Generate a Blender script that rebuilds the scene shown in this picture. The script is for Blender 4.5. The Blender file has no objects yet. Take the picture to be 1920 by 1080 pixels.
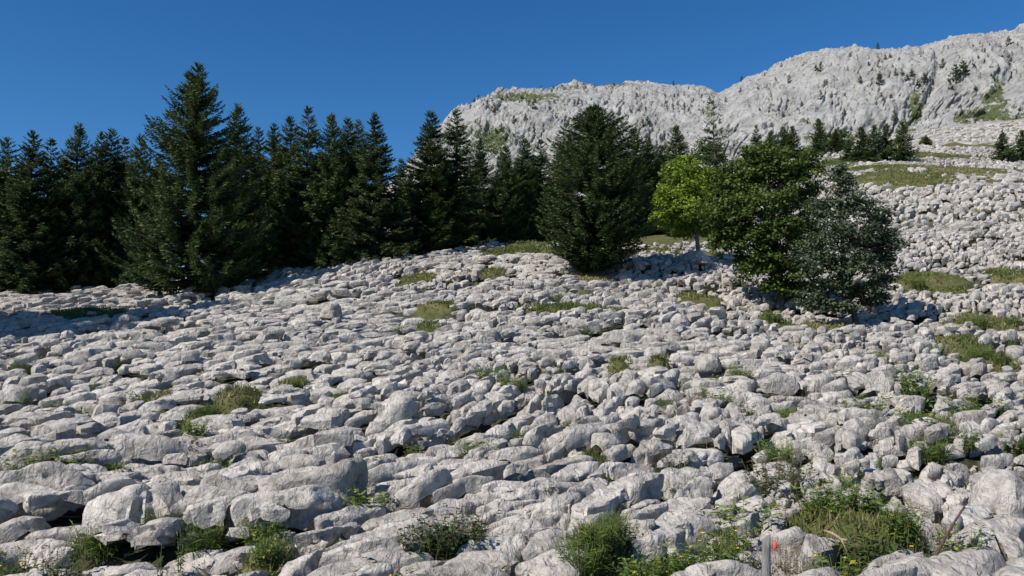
import bpy, math, time
import numpy as np
T0 = time.time()
SC = bpy.context.scene
COL = SC.collection
R_ = math.radians

# ------------------------------------------------------------------ camera, sky, sun, exposure
CAM_Z = 3.2
PITCH = R_(3.83)
FPX = 1920 * 28.0 / 36.0          # focal length in photo pixels
cam = bpy.data.cameras.new('camera'); cam.lens = 28; cam.sensor_width = 36; cam.clip_end = 6000; cam.clip_start = 0.1
cam_o = bpy.data.objects.new('camera', cam); COL.objects.link(cam_o)
cam_o.location = (0, 0, CAM_Z); cam_o.rotation_euler = (R_(90) + PITCH, 0, 0)
SC.camera = cam_o

SUN_DIR = np.array((-0.58, -0.46, 0.72)); SUN_DIR /= np.linalg.norm(SUN_DIR)   # towards the sun
SUN_EL = math.asin(SUN_DIR[2]); SUN_AZ = math.atan2(SUN_DIR[0], SUN_DIR[1])    # from +Y towards +X
world = bpy.data.worlds.new('World'); SC.world = world; world.use_nodes = True
wn = world.node_tree; wn.nodes.clear()
sky = wn.nodes.new('ShaderNodeTexSky'); sky.sky_type = 'NISHITA'; sky.sun_disc = False
sky.sun_elevation = SUN_EL; sky.sun_rotation = SUN_AZ
sky.altitude = 1600; sky.air_density = 1.0; sky.dust_density = 0.0; sky.ozone_density = 6.0
bg = wn.nodes.new('ShaderNodeBackground'); bg.inputs['Strength'].default_value = 0.098
wo = wn.nodes.new('ShaderNodeOutputWorld')
hs = wn.nodes.new('ShaderNodeHueSaturation'); hs.inputs['Saturation'].default_value = 1.22
wn.links.new(sky.outputs[0], hs.inputs['Color']); wn.links.new(hs.outputs[0], bg.inputs[0]); wn.links.new(bg.outputs[0], wo.inputs[0])
sl = bpy.data.lights.new('sun', 'SUN'); sl.energy = 5.0; sl.angle = R_(0.53); sl.color = (1.0, 0.945, 0.865)
sun = bpy.data.objects.new('sun', sl); COL.objects.link(sun)
from mathutils import Vector
sun.rotation_euler = Vector(SUN_DIR).to_track_quat('Z', 'Y').to_euler()
SC.view_settings.view_transform = 'Standard'; SC.view_settings.look = 'None'
SC.view_settings.exposure = 0.2; SC.view_settings.gamma = 1.0; SC.view_settings.use_curve_mapping = False

# ------------------------------------------------------------------ numeric helpers
_g = np.random.RandomState(7)
_PERM = np.concatenate([_g.permutation(512)] * 3).astype(np.int32)
_GR = _g.normal(size=(512, 3)).astype(np.float32); _GR /= np.linalg.norm(_GR, axis=1)[:, None]

def noise(x, y, z=0.0):
    """gradient noise, about -1..1"""
    x, y, z = np.broadcast_arrays(np.asarray(x, np.float32), np.asarray(y, np.float32), np.asarray(z, np.float32))
    sh = x.shape
    x = x.ravel(); y = y.ravel(); z = z.ravel()
    xi = np.floor(x).astype(np.int32); yi = np.floor(y).astype(np.int32); zi = np.floor(z).astype(np.int32)
    fx = x - xi; fy = y - yi; fz = z - zi
    xi &= 511; yi &= 511; zi &= 511
    u = fx * fx * fx * (fx * (fx * 6 - 15) + 10); v = fy * fy * fy * (fy * (fy * 6 - 15) + 10); w = fz * fz * fz * (fz * (fz * 6 - 15) + 10)
    out = np.zeros_like(x)
    for dx in (0, 1):
        px = _PERM[(xi + dx) & 511]
        wx = u if dx else 1 - u
        for dy in (0, 1):
            pxy = _PERM[px + ((yi + dy) & 511)]
            wxy = wx * (v if dy else 1 - v)
            for dz in (0, 1):
                g = _GR[_PERM[pxy + ((zi + dz) & 511)]]
                out += wxy * (w if dz else 1 - w) * (g[:, 0] * (fx - dx) + g[:, 1] * (fy - dy) + g[:, 2] * (fz - dz))
    return (out * 1.6).reshape(sh)

def fbm(x, y, z=0.0, o=3, gain=0.5):
    s = 0; a = 1.0; f = 1.0
    for i in range(o):
        s = s + a * noise(np.asarray(x) * f + 17.3 * i, np.asarray(y) * f + 5.1 * i, np.asarray(z) * f + 9.7 * i)
        a *= gain; f *= 2.03
    return s

def sstep(a, b, x):
    t = np.clip((x - a) / (b - a), 0, 1)
    return t * t * (3 - 2 * t)

CP, SP = math.cos(PITCH), math.sin(PITCH)
def ray(px, py):
    u = (px - 960) / FPX; v = (540 - py) / FPX
    return np.array((u, CP - v * SP, SP + v * CP))
def at_y(px, py, Y):
    d = ray(px, py); t = Y / d[1]
    return np.array((d[0] * t, Y, CAM_Z + d[2] * t))
def project(x, y, z):
    z = z - CAM_Z
    fwd = y * CP + z * SP; up = -y * SP + z * CP
    fwd = np.where(np.abs(fwd) < 1e-3, 1e-3, fwd)
    return 960 + FPX * x / fwd, 540 - FPX * up / fwd, fwd

# ------------------------------------------------------------------ terrain
CTRL = [(-200, 1080, 9.5), (0, 1080, 9.5), (480, 1080, 9.2), (960, 1080, 9), (1440, 1080, 9), (1920, 1080, 9), (2120, 1080, 9),
        (-200, 900, 13.5), (0, 900, 13.2), (960, 900, 13.5), (1500, 900, 13.5), (1920, 890, 14), (2150, 890, 14),
        (-200, 765, 20), (0, 765, 20), (480, 760, 20), (960, 755, 20), (1440, 745, 20.5), (1920, 725, 22), (2150, 715, 22),
        (-200, 660, 30), (0, 655, 30), (480, 650, 30), (960, 645, 30), (1440, 640, 31), (1920, 625, 33), (2150, 610, 33),
        (0, 600, 38), (480, 585, 40), (960, 575, 40), (1250, 575, 40), (1590, 606, 37), (1450, 590, 39), (1720, 585, 40),
        (0, 556, 50), (-300, 565, 50), (345, 556, 50), (520, 508, 60), (700, 482, 63), (850, 464, 66), (980, 456, 68), (1110, 515, 50),
        (1310, 486, 56), (1250, 462, 66), (1400, 500, 56), (1500, 520, 54), (1720, 520, 48), (1850, 510, 49), (1950, 495, 51),
        (1700, 480, 55), (1850, 455, 58), (1980, 440, 60), (1600, 470, 62), (1750, 345, 85), (1900, 335, 88), (2050, 330, 90), (1650, 318, 96), (1560, 320, 100),
        (1450, 370, 95), (1700, 312, 100), (1850, 310, 105), (1640, 309, 115), (1890, 305, 118), (1500, 290, 135), (1420, 300, 135), (1750, 262, 190), (1900, 222, 270), (1600, 262, 250), (1500, 285, 260), (1300, 330, 260),
        (2100, 210, 270), (2100, 300, 130),
        (0, 575, 75), (-400, 580, 75), (400, 530, 80), (700, 500, 85), (1000, 470, 95), (1200, 440, 110), (1000, 440, 180), (400, 560, 180), (-500, 590, 180),
        (0, 590, 300), (600, 540, 320), (1000, 400, 330), (-700, 590, 300), (1300, 320, 380), (1900, 260, 380), (2300, 260, 380)]
_cw = np.array([at_y(*c) for c in CTRL])
_extra = np.array([(-6, 2, 1.4), (0, 1, 1.6), (6, 2, 1.5), (-12, 5, 0.9), (12, 5, 0.9), (0, -15, 1.0), (-25, -15, 0.5), (25, -15, 0.8), (-30, 12, .2), (30, 12, .3),
                   (-60, 30, 1.5), (60, 25, 3), (-70, 5, 0), (80, 5, 3), (-120, 100, 4), (130, 60, 12)], float)
_cw = np.concatenate([_cw, _extra])
def _tps(d2):
    return 0.5 * d2 * np.log(np.maximum(d2, 1e-9))
def _wp(x, y):     # compress distance so that far control points do not swing the near ground
    y = np.maximum(y, -20.0)
    k = 22.0 / (22.0 + np.abs(y)) ** 1.0
    return x * k, np.log(1 + (y + 21) / 22.0) * 22.0
def _mk():
    X, Y = _wp(_cw[:, 0], _cw[:, 1]); n = len(X)
    d2 = (X[:, None] - X) ** 2 + (Y[:, None] - Y) ** 2
    A = np.zeros((n + 3, n + 3)); A[:n, :n] = _tps(d2) + np.eye(n) * 3.0
    Pm = np.stack([np.ones(n), X, Y], 1); A[:n, n:] = Pm; A[n:, :n] = Pm.T
    zz = (_cw[:, 2] - CAM_Z) / (15.0 + np.abs(_cw[:, 1]))
    b = np.concatenate([zz, np.zeros(3)])
    return np.linalg.solve(A, b), X, Y
_TW, _TX, _TY = _mk()
def base_h(x, y):
    x = np.asarray(x, float); y = np.asarray(y, float); sh = np.broadcast(x, y).shape
    X, Y = _wp(*np.broadcast_arrays(x, y)); X = X.ravel(); Y = Y.ravel()
    out = np.empty_like(X)
    for i in range(0, len(X), 50000):
        d2 = (X[i:i + 50000, None] - _TX) ** 2 + (Y[i:i + 50000, None] - _TY) ** 2
        out[i:i + 50000] = _tps(d2) @ _TW[:-3] + _TW[-3] + _TW[-2] * X[i:i + 50000] + _TW[-1] * Y[i:i + 50000]
    yy = np.broadcast_arrays(x, y)[1].ravel()
    return (out * (15.0 + np.abs(yy)) + CAM_Z).reshape(sh)
def relief(x, y):
    x = np.asarray(x, float); y = np.asarray(y, float)
    a = 0.30 * noise(x / 6.0, y / 6.0, 3.3) + 0.16 * noise(x / 2.4, y / 2.4, 8.1)
    ph = (y - 0.25 * x + 2.6 * noise(x / 9.0, y / 9.0, 21.0)) / 5.2 + 0.35
    f = ph - np.floor(ph)
    amp = 0.60 * sstep(-0.35, 0.5, noise(x / 7.0, y / 5.0, 31.0))
    saw = np.where(f < 0.09, f / 0.09, 1 - (f - 0.09) / 0.91)
    k = sstep(5, 9, y) * (1 - 0.6 * sstep(55, 75, y))
    return (a + amp * (saw - 0.5)) * k
def T(x, y):
    return base_h(x, y) + relief(x, y)
def ground_at(px, py, lo=6.0, hi=420.0):
    Ys = np.geomspace(lo, hi, 1400)
    d = ray(px, py); t = Ys / d[1]
    x = d[0] * t; z = CAM_Z + d[2] * t
    hit = np.nonzero(z < base_h(x, Ys))[0]
    if len(hit) == 0: i = len(Ys) - 1
    else: i = hit[0]
    return float(x[i]), float(Ys[i])

# grass patches: photo position and half size -> ground ellipses
PATCH_PX = [(1085, 576, 135, 13), (788, 516, 42, 14), (910, 506, 50, 8), (386, 780, 48, 12), (455, 738, 48, 16), (545, 716, 38, 9), (640, 744, 36, 15),
            (170, 582, 95, 9), (58, 674, 34, 12), (1810, 652, 56, 22), (1865, 600, 75, 22), (1735, 520, 75, 26), (1900, 512, 60, 14), (1305, 552, 55, 14),
            (1600, 985, 135, 52), (1128, 1030, 62, 34), (1160, 688, 30, 9), (1232, 676, 22, 7), (990, 462, 65, 9), (818, 577, 42, 7), (1690, 330, 95, 15), (1640, 312, 120, 9),
            (1790, 318, 70, 10), (800, 606, 26, 7), (1450, 592, 30, 9), (1345, 480, 40, 9), (1240, 470, 45, 9), (1112, 866, 26, 7), (1240, 1062, 110, 24), (1370, 1030, 48, 40), (500, 1035, 55, 26), (830, 1012, 75, 22), (1740, 790, 55, 16), (1110, 520, 55, 10),
            (950, 470, 60, 8), (1550, 604, 60, 9), (300, 738, 26, 7), (1820, 270, 80, 14), (1745, 290, 120, 10), (1600, 300, 80, 8)]
PATCH = []
for (a, b, hw, hh) in PATCH_PX:
    cx, cy = ground_at(a, b)
    _, y0 = ground_at(a, min(b + hh, 1150)); _, y1 = ground_at(a, b - hh)
    PATCH.append((cx, cy, max(0.35, hw / FPX * cy), float(np.clip(max(y1 - cy, cy - y0), 0.45, 7.0))))
def grass_mask(x, y):
    m = np.zeros(np.broadcast(x, y).shape)
    n = 0.50 * noise(np.asarray(x) / 1.1, np.asarray(y) / 1.1, 55.0) + 0.45 * noise(np.asarray(x) / 0.45, np.asarray(y) / 0.45, 56.0)
    for (cx, cy, rx, ry) in PATCH:
        q = ((x - cx) / rx) ** 2 + ((y - cy) / ry) ** 2
        m = np.maximum(m, 1.25 - q + n)
    far = noise(np.asarray(x) / 9.0, np.asarray(y) / 6.0, 77.0) + 0.5 * noise(np.asarray(x) / 3.0, np.asarray(y) / 2.5, 78.0)
    m = np.maximum(m, (far - 0.12) * 2.2 * sstep(75, 105, np.asarray(y)))
    m = np.maximum(m, (noise(np.asarray(x) / 2.6, np.asarray(y) / 2.2, 79.0) - 0.46 + 0.12 * sstep(58, 75, np.asarray(y))) * 4.0 * sstep(30, 50, np.asarray(y)))
    return np.clip(m, 0, 1)

# ------------------------------------------------------------------ materials
def new_mat(name, rough=0.85, spec=0.25):
    m = bpy.data.materials.new(name); m.use_nodes = True
    nt = m.node_tree; b = nt.nodes['Principled BSDF']
    b.inputs['Roughness'].default_value = rough
    b.inputs['Specular IOR Level'].default_value = spec
    return m, nt, b
def N(nt, typ, **kw):
    n = nt.nodes.new(typ)
    for k, v in kw.items():
        if k in n.inputs: n.inputs[k].default_value = v
        else: setattr(n, k, v)
    return n
def ramp(nt, src, stops):
    r = nt.nodes.new('ShaderNodeValToRGB')
    el = r.color_ramp.elements
    while len(el) > 1: el.remove(el[0])
    el[0].position = stops[0][0]; el[0].color = (*stops[0][1], 1)
    for p, c in stops[1:]:
        e = el.new(p); e.color = (*c, 1)
    nt.links.new(src, r.inputs[0]); return r
def mixc(nt, fac, a, b, mode='MIX'):
    m = nt.nodes.new('ShaderNodeMix'); m.data_type = 'RGBA'; m.blend_type = mode
    for s, v in ((0, fac), (6, a), (7, b)):
        if hasattr(v, 'links') or hasattr(v, 'is_linked'): nt.links.new(v, m.inputs[s])
        elif s == 0: m.inputs[s].default_value = v
        else: m.inputs[s].default_value = (*v, 1)
    return m.outputs[2]
def g3(v): return (v, v, v)

def limestone(name, far=False, scale=1.0):
    m, nt, b = new_mat(name, 0.9, 0.2)
    geo = nt.nodes.new('ShaderNodeNewGeometry'); P = geo.outputs['Position']
    L = nt.links.new
    n1 = N(nt, 'ShaderNodeTexNoise', Scale=0.9 / scale, Detail=5.0, Roughness=0.6); L(P, n1.inputs['Vector'])
    c1 = ramp(nt, n1.outputs[0], [(0.3, (0.34, 0.312, 0.276)), (0.50, (0.468, 0.434, 0.388)), (0.72, (0.575, 0.536, 0.482))])
    n2 = N(nt, 'ShaderNodeTexNoise', Scale=6.0 / scale, Detail=8.0, Roughness=0.68); L(P, n2.inputs['Vector'])
    r2 = ramp(nt, n2.outputs[0], [(0.34, g3(0.58)), (0.5, g3(1.0)), (0.66, g3(1.16))])
    c = mixc(nt, 1.0, c1.outputs[0], r2.outputs[0], 'MULTIPLY')
    # dark weathered stains in patches
    n3 = N(nt, 'ShaderNodeTexNoise', Scale=2.3 / scale, Detail=7.0, Roughness=0.7, Distortion=0.6); L(P, n3.inputs['Vector'])
    r3 = ramp(nt, n3.outputs[0], [(0.50, g3(0)), (0.66, g3(1))])
    mul = N(nt, 'ShaderNodeMath', operation='MULTIPLY'); L(r3.outputs[0], mul.inputs[0]); mul.inputs[1].default_value = 0.42
    c = mixc(nt, mul.outputs[0], c, (0.175, 0.168, 0.158))
    # pale lichen specks
    vo = N(nt, 'ShaderNodeTexNoise', Scale=22.0 / scale, Detail=3.0, Roughness=0.6); L(P, vo.inputs['Vector'])
    r4 = ramp(nt, vo.outputs[0], [(0.62, g3(0)), (0.69, g3(1))])
    n5 = N(nt, 'ShaderNodeTexNoise', Scale=1.7 / scale, Detail=2.0); L(P, n5.inputs['Vector'])
    r5 = ramp(nt, n5.outputs[0], [(0.45, g3(0)), (0.65, g3(0.8))])
    m5 = N(nt, 'ShaderNodeMath', operation='MULTIPLY'); L(r4.outputs[0], m5.inputs[0]); L(r5.outputs[0], m5.inputs[1])
    c = mixc(nt, m5.outputs[0], c, (0.56, 0.54, 0.50))
    at = N(nt, 'ShaderNodeAttribute', attribute_name='tint')
    r6 = ramp(nt, at.outputs['Fac'], [(0, (0.80, 0.785, 0.77)), (0.5, (1, 1, 1)), (1.0, (1.12, 1.11, 1.10))])
    c = mixc(nt, 1.0, c, r6.outputs[0], 'MULTIPLY')
    L(c, b.inputs['Base Color'])
    # relief: pits, fine cracks
    nb = N(nt, 'ShaderNodeTexNoise', Scale=9.0 / scale, Detail=9.0, Roughness=0.66); L(P, nb.inputs['Vector'])
    wv = N(nt, 'ShaderNodeTexVoronoi', Scale=2.1 / scale, feature='DISTANCE_TO_EDGE')
    nd = N(nt, 'ShaderNodeTexNoise', Scale=2.5 / scale, Detail=4.0)
    L(P, nd.inputs['Vector'])
    ad = N(nt, 'ShaderNodeVectorMath', operation='MULTIPLY_ADD'); L(nd.outputs['Color'], ad.inputs[0]); ad.inputs[1].default_value = g3(0.7 * scale); L(P, ad.inputs[2])
    L(ad.outputs[0], wv.inputs['Vector'])
    rv = ramp(nt, wv.outputs['Distance'], [(0.0, g3(0)), (0.025, g3(1))])
    mr = N(nt, 'ShaderNodeMapping', Scale=(5.2, 1.1, 1.3)); L(ad.outputs[0], mr.inputs['Vector'])
    nr = N(nt, 'ShaderNodeTexNoise', Scale=1.0, Detail=3.0, Roughness=0.5); L(mr.outputs[0], nr.inputs['Vector'])
    ab = N(nt, 'ShaderNodeMath', operation='SUBTRACT'); L(nr.outputs[0], ab.inputs[0]); ab.inputs[1].default_value = 0.5
    ab2 = N(nt, 'ShaderNodeMath', operation='ABSOLUTE'); L(ab.outputs[0], ab2.inputs[0])
    bu0 = N(nt, 'ShaderNodeBump', Strength=0.55, Distance=0.30 * scale); L(ab2.outputs[0], bu0.inputs['Height'])
    bu1 = N(nt, 'ShaderNodeBump', Strength=0.7, Distance=0.08 * scale); L(nb.outputs[0], bu1.inputs['Height']); L(bu0.outputs[0], bu1.inputs['Normal'])
    bu2 = N(nt, 'ShaderNodeBump', Strength=0.16, Distance=0.03 * scale); L(rv.outputs[0], bu2.inputs['Height']); L(bu1.outputs[0], bu2.inputs['Normal'])
    L(bu2.outputs[0], b.inputs['Normal'])
    return m
MAT_ROCK = limestone('limestone')

def soil_mat():
    m, nt, b = new_mat('soil_and_turf', 0.95, 0.1); L = nt.links.new
    geo = nt.nodes.new('ShaderNodeNewGeometry'); P = geo.outputs['Position']
    n = N(nt, 'ShaderNodeTexNoise', Scale=3.0, Detail=8.0, Roughness=0.7); L(P, n.inputs['Vector'])
    soil = ramp(nt, n.outputs[0], [(0.35, (0.03, 0.03, 0.018)), (0.55, (0.07, 0.075, 0.04)), (0.7, (0.20, 0.19, 0.17))])
    n2 = N(nt, 'ShaderNodeTexNoise', Scale=1.2, Detail=8.0, Roughness=0.75); L(P, n2.inputs['Vector'])
    turf = ramp(nt, n2.outputs[0], [(0.3, (0.045, 0.06, 0.02)), (0.5, (0.10, 0.105, 0.04)), (0.68, (0.20, 0.17, 0.085))])
    at = N(nt, 'ShaderNodeAttribute', attribute_name='veg')
    ad = N(nt, 'ShaderNodeMath', operation='ADD'); L(at.outputs['Fac'], ad.inputs[0])
    n3 = N(nt, 'ShaderNodeTexNoise', Scale=2.0, Detail=6.0, Roughness=0.7); L(P, n3.inputs['Vector'])
    sb = N(nt, 'ShaderNodeMath', operation='MULTIPLY_ADD'); L(n3.outputs[0], sb.inputs[0]); sb.inputs[1].default_value = 1.2; sb.inputs[2].default_value = -0.6
    L(sb.outputs[0], ad.inputs[1])
    rr = ramp(nt, ad.outputs[0], [(0.35, g3(0)), (0.55, g3(1))])
    c = mixc(nt, rr.outputs[0], soil.outputs[0], turf.outputs[0])
    rk = N(nt, 'ShaderNodeAttribute', attribute_name='rocky')
    n4 = N(nt, 'ShaderNodeTexNoise', Scale=1.4, Detail=9.0, Roughness=0.72); L(P, n4.inputs['Vector'])
    lime = ramp(nt, n4.outputs[0], [(0.3, (0.15, 0.145, 0.12)), (0.5, (0.29, 0.28, 0.255)), (0.7, (0.42, 0.405, 0.38))])
    ms = N(nt, 'ShaderNodeMath', operation='SUBTRACT', use_clamp=True); L(rk.outputs['Fac'], ms.inputs[0]); L(rr.outputs[0], ms.inputs[1])
    c = mixc(nt, ms.outputs[0], c, lime.outputs[0])
    L(c, b.inputs['Base Color'])
    nb = N(nt, 'ShaderNodeTexNoise', Scale=5.0, Detail=8.0, Roughness=0.7); L(P, nb.inputs['Vector'])
    bu = N(nt, 'ShaderNodeBump', Strength=0.8, Distance=0.12); L(nb.outputs[0], bu.inputs['Height']); L(bu.outputs[0], b.inputs['Normal'])
    return m
MAT_SOIL = soil_mat()

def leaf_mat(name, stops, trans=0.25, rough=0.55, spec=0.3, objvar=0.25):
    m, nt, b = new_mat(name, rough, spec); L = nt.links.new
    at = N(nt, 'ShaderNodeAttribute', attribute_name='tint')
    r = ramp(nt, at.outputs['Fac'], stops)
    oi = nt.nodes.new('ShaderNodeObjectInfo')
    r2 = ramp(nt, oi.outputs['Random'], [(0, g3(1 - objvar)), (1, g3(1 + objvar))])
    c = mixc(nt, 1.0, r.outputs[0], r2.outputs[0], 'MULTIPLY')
    L(c, b.inputs['Base Color'])
    tr = nt.nodes.new('ShaderNodeBsdfTranslucent'); L(c, tr.inputs[0])
    mx = nt.nodes.new('ShaderNodeMixShader'); mx.inputs[0].default_value = trans
    out = nt.nodes['Material Output']
    L(b.outputs[0], mx.inputs[1]); L(tr.outputs[0], mx.inputs[2]); L(mx.outputs[0], out.inputs[0])
    return m
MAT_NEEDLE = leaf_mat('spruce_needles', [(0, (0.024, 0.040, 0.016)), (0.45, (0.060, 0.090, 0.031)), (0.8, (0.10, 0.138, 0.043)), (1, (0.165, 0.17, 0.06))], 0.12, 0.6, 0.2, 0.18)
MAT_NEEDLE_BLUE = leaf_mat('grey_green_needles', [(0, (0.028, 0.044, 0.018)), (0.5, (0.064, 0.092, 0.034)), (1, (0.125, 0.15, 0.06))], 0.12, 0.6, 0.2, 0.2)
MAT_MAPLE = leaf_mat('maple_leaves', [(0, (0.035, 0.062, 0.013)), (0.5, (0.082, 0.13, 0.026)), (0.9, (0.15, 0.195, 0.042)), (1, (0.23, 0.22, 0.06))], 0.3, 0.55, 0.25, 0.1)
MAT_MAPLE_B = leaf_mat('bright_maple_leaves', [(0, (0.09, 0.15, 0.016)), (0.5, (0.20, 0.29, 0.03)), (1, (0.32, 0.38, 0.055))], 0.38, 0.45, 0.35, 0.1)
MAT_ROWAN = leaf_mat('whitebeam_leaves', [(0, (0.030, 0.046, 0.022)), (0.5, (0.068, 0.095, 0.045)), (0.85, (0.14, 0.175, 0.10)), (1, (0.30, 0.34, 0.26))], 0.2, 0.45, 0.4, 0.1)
MAT_HERB = leaf_mat('weed_leaves', [(0, (0.045, 0.085, 0.02)), (0.5, (0.10, 0.165, 0.035)), (0.85, (0.20, 0.25, 0.05)), (1, (0.42, 0.34, 0.04))], 0.3, 0.5, 0.3, 0.25)
MAT_HERB_D = leaf_mat('dark_weed_leaves', [(0, (0.025, 0.05, 0.018)), (0.5, (0.055, 0.095, 0.03)), (1, (0.12, 0.165, 0.06))], 0.3, 0.5, 0.3, 0.25)
MAT_DRY = leaf_mat('dry_weed', [(0, (0.085, 0.065, 0.04)), (0.5, (0.16, 0.13, 0.075)), (1, (0.27, 0.24, 0.14))], 0.2, 0.8, 0.1, 0.2)
MAT_GRASS = leaf_mat('grass_blades', [(0, (0.05, 0.085, 0.02)), (0.45, (0.115, 0.15, 0.04)), (0.75, (0.20, 0.195, 0.075)), (1, (0.34, 0.29, 0.15))], 0.3, 0.6, 0.2, 0.1)

def bark(name, a, bb):
    m, nt, b = new_mat(name, 0.95, 0.1); L = nt.links.new
    tc = nt.nodes.new('ShaderNodeTexCoord')
    mp = N(nt, 'ShaderNodeMapping', Scale=(9, 9, 2.0)); L(tc.outputs['Object'], mp.inputs['Vector'])
    n = N(nt, 'ShaderNodeTexNoise', Scale=2.0, Detail=8.0, Roughness=0.7); L(mp.outputs[0], n.inputs['Vector'])
    r = ramp(nt, n.outputs[0], [(0.35, a), (0.65, bb)]); L(r.outputs[0], b.inputs['Base Color'])
    bu = N(nt, 'ShaderNodeBump', Strength=0.7, Distance=0.04); L(n.outputs[0], bu.inputs['Height']); L(bu.outputs[0], b.inputs['Normal'])
    return m
MAT_BARK = bark('spruce_bark', (0.05, 0.042, 0.036), (0.15, 0.13, 0.115))
MAT_BARK_M = bark('maple_bark', (0.13, 0.11, 0.095), (0.30, 0.27, 0.24))
MAT_WOOD = bark('weathered_wood', (0.13, 0.125, 0.115), (0.32, 0.31, 0.29))
MAT_DEADWOOD = bark('dead_branch_wood', (0.22, 0.15, 0.10), (0.42, 0.32, 0.22))
MAT_STICK = bark('brown_stick', (0.07, 0.04, 0.032), (0.16, 0.10, 0.08))
def flat_mat(name, c, rough=0.6):
    m, nt, b = new_mat(name, rough, 0.3)
    n = N(nt, 'ShaderNodeTexNoise', Scale=30.0, Detail=4.0)
    tc = nt.nodes.new('ShaderNodeTexCoord'); nt.links.new(tc.outputs['Object'], n.inputs['Vector'])
    r = ramp(nt, n.outputs[0], [(0.3, tuple(v * 0.75 for v in c)), (0.7, c)]); nt.links.new(r.outputs[0], b.inputs['Base Color'])
    return m
MAT_RED = flat_mat('red_paint', (0.75, 0.10, 0.06)); MAT_WHITE = flat_mat('white_tape', (0.8, 0.8, 0.8)); MAT_YELLOW = flat_mat('yellow_petals', (0.8, 0.5, 0.02))

# ------------------------------------------------------------------ mesh helpers
def mesh_from(name, V, F, mat, smooth=True, attrs=None):
    """V (n,3); F: list of (m,k) int arrays (tris and/or quads)"""
    me = bpy.data.meshes.new(name)
    V = np.ascontiguousarray(V, np.float32)
    if isinstance(F, np.ndarray): F = [F]
    loops = np.concatenate([f.ravel() for f in F]).astype(np.int32)
    tot = np.concatenate([np.full(len(f), f.shape[1], np.int32) for f in F])
    st = np.concatenate([[0], np.cumsum(tot)[:-1]]).astype(np.int32)
    me.vertices.add(len(V)); me.vertices.foreach_set('co', V.ravel())
    me.loops.add(len(loops)); me.loops.foreach_set('vertex_index', loops)
    me.polygons.add(len(tot)); me.polygons.foreach_set('loop_start', st); me.polygons.foreach_set('loop_total', tot)
    if smooth: me.polygons.foreach_set('use_smooth', np.ones(len(tot), bool))
    for k, a in (attrs or {}).items():
        at = me.attributes.new(k, 'FLOAT', 'POINT'); at.data.foreach_set('value', np.ascontiguousarray(a, np.float32))
    me.update(calc_edges=True)
    me.materials.append(mat)
    return me
def ob(name, me, parent=None, loc=None):
    o = bpy.data.objects.new(name, me); COL.objects.link(o)
    if parent is not None: o.parent = parent
    if loc is not None: o.location = loc
    return o
def tag(o, label=None, cat=None, group=None, kind=None):
    if label: o['label'] = label
    if cat: o['category'] = cat
    if group: o['group'] = group
    if kind: o['kind'] = kind
    return o
def tube(pts, rad, k=7):
    """tapered tube through pts -> V, F(quads)"""
    pts = np.asarray(pts, float); n = len(pts); rad = np.broadcast_to(np.asarray(rad, float), (n,))
    tg = np.gradient(pts, axis=0); tg /= np.linalg.norm(tg, axis=1)[:, None] + 1e-9
    ref = np.where(np.abs(tg[:, 2:3]) > 0.9, np.array([[1.0, 0, 0]]), np.array([[0, 0, 1.0]]))
    s = np.cross(tg, ref); s /= np.linalg.norm(s, axis=1)[:, None] + 1e-9
    u = np.cross(s, tg)
    a = np.linspace(0, 2 * np.pi, k, endpoint=False)
    V = pts[:, None] + rad[:, None, None] * (np.cos(a)[None, :, None] * s[:, None] + np.sin(a)[None, :, None] * u[:, None])
    i = np.arange(n - 1)[:, None] * k; j = np.arange(k)[None]
    F = np.stack([i + j, i + (j + 1) % k, i + k + (j + 1) % k, i + k + j], -1).reshape(-1, 4)
    V = V.reshape(-1, 3)
    # end cap: last ring fan to a tip vertex
    V = np.concatenate([V, pts[-1:]]); tip = len(V) - 1
    b = (n - 1) * k + np.arange(k)
    C = np.stack([b, (n - 1) * k + (np.arange(k) + 1) % k, np.full(k, tip), np.full(k, tip)], -1)[:, :3]
    return V, F, C
def join(parts):
    Vs, Q, Tr, o = [], [], [], 0
    for p in parts:
        Vs.append(p[0])
        for f in p[1:]:
            (Q if f.shape[1] == 4 else Tr).append(f + o)
        o += len(p[0])
    out = []
    if Q: out.append(np.concatenate(Q))
    if Tr: out.append(np.concatenate(Tr))
    return np.concatenate(Vs), out
def copy_tree(root, loc, rz, sc, parent=None):
    r = root.copy(); COL.objects.link(r); r.location = loc; r.rotation_euler = (0, 0, rz); r.scale = sc if hasattr(sc, '__len__') else (sc,) * 3
    for ch in root.children:
        c = ch.copy(); COL.objects.link(c); c.parent = r
    return r

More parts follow.
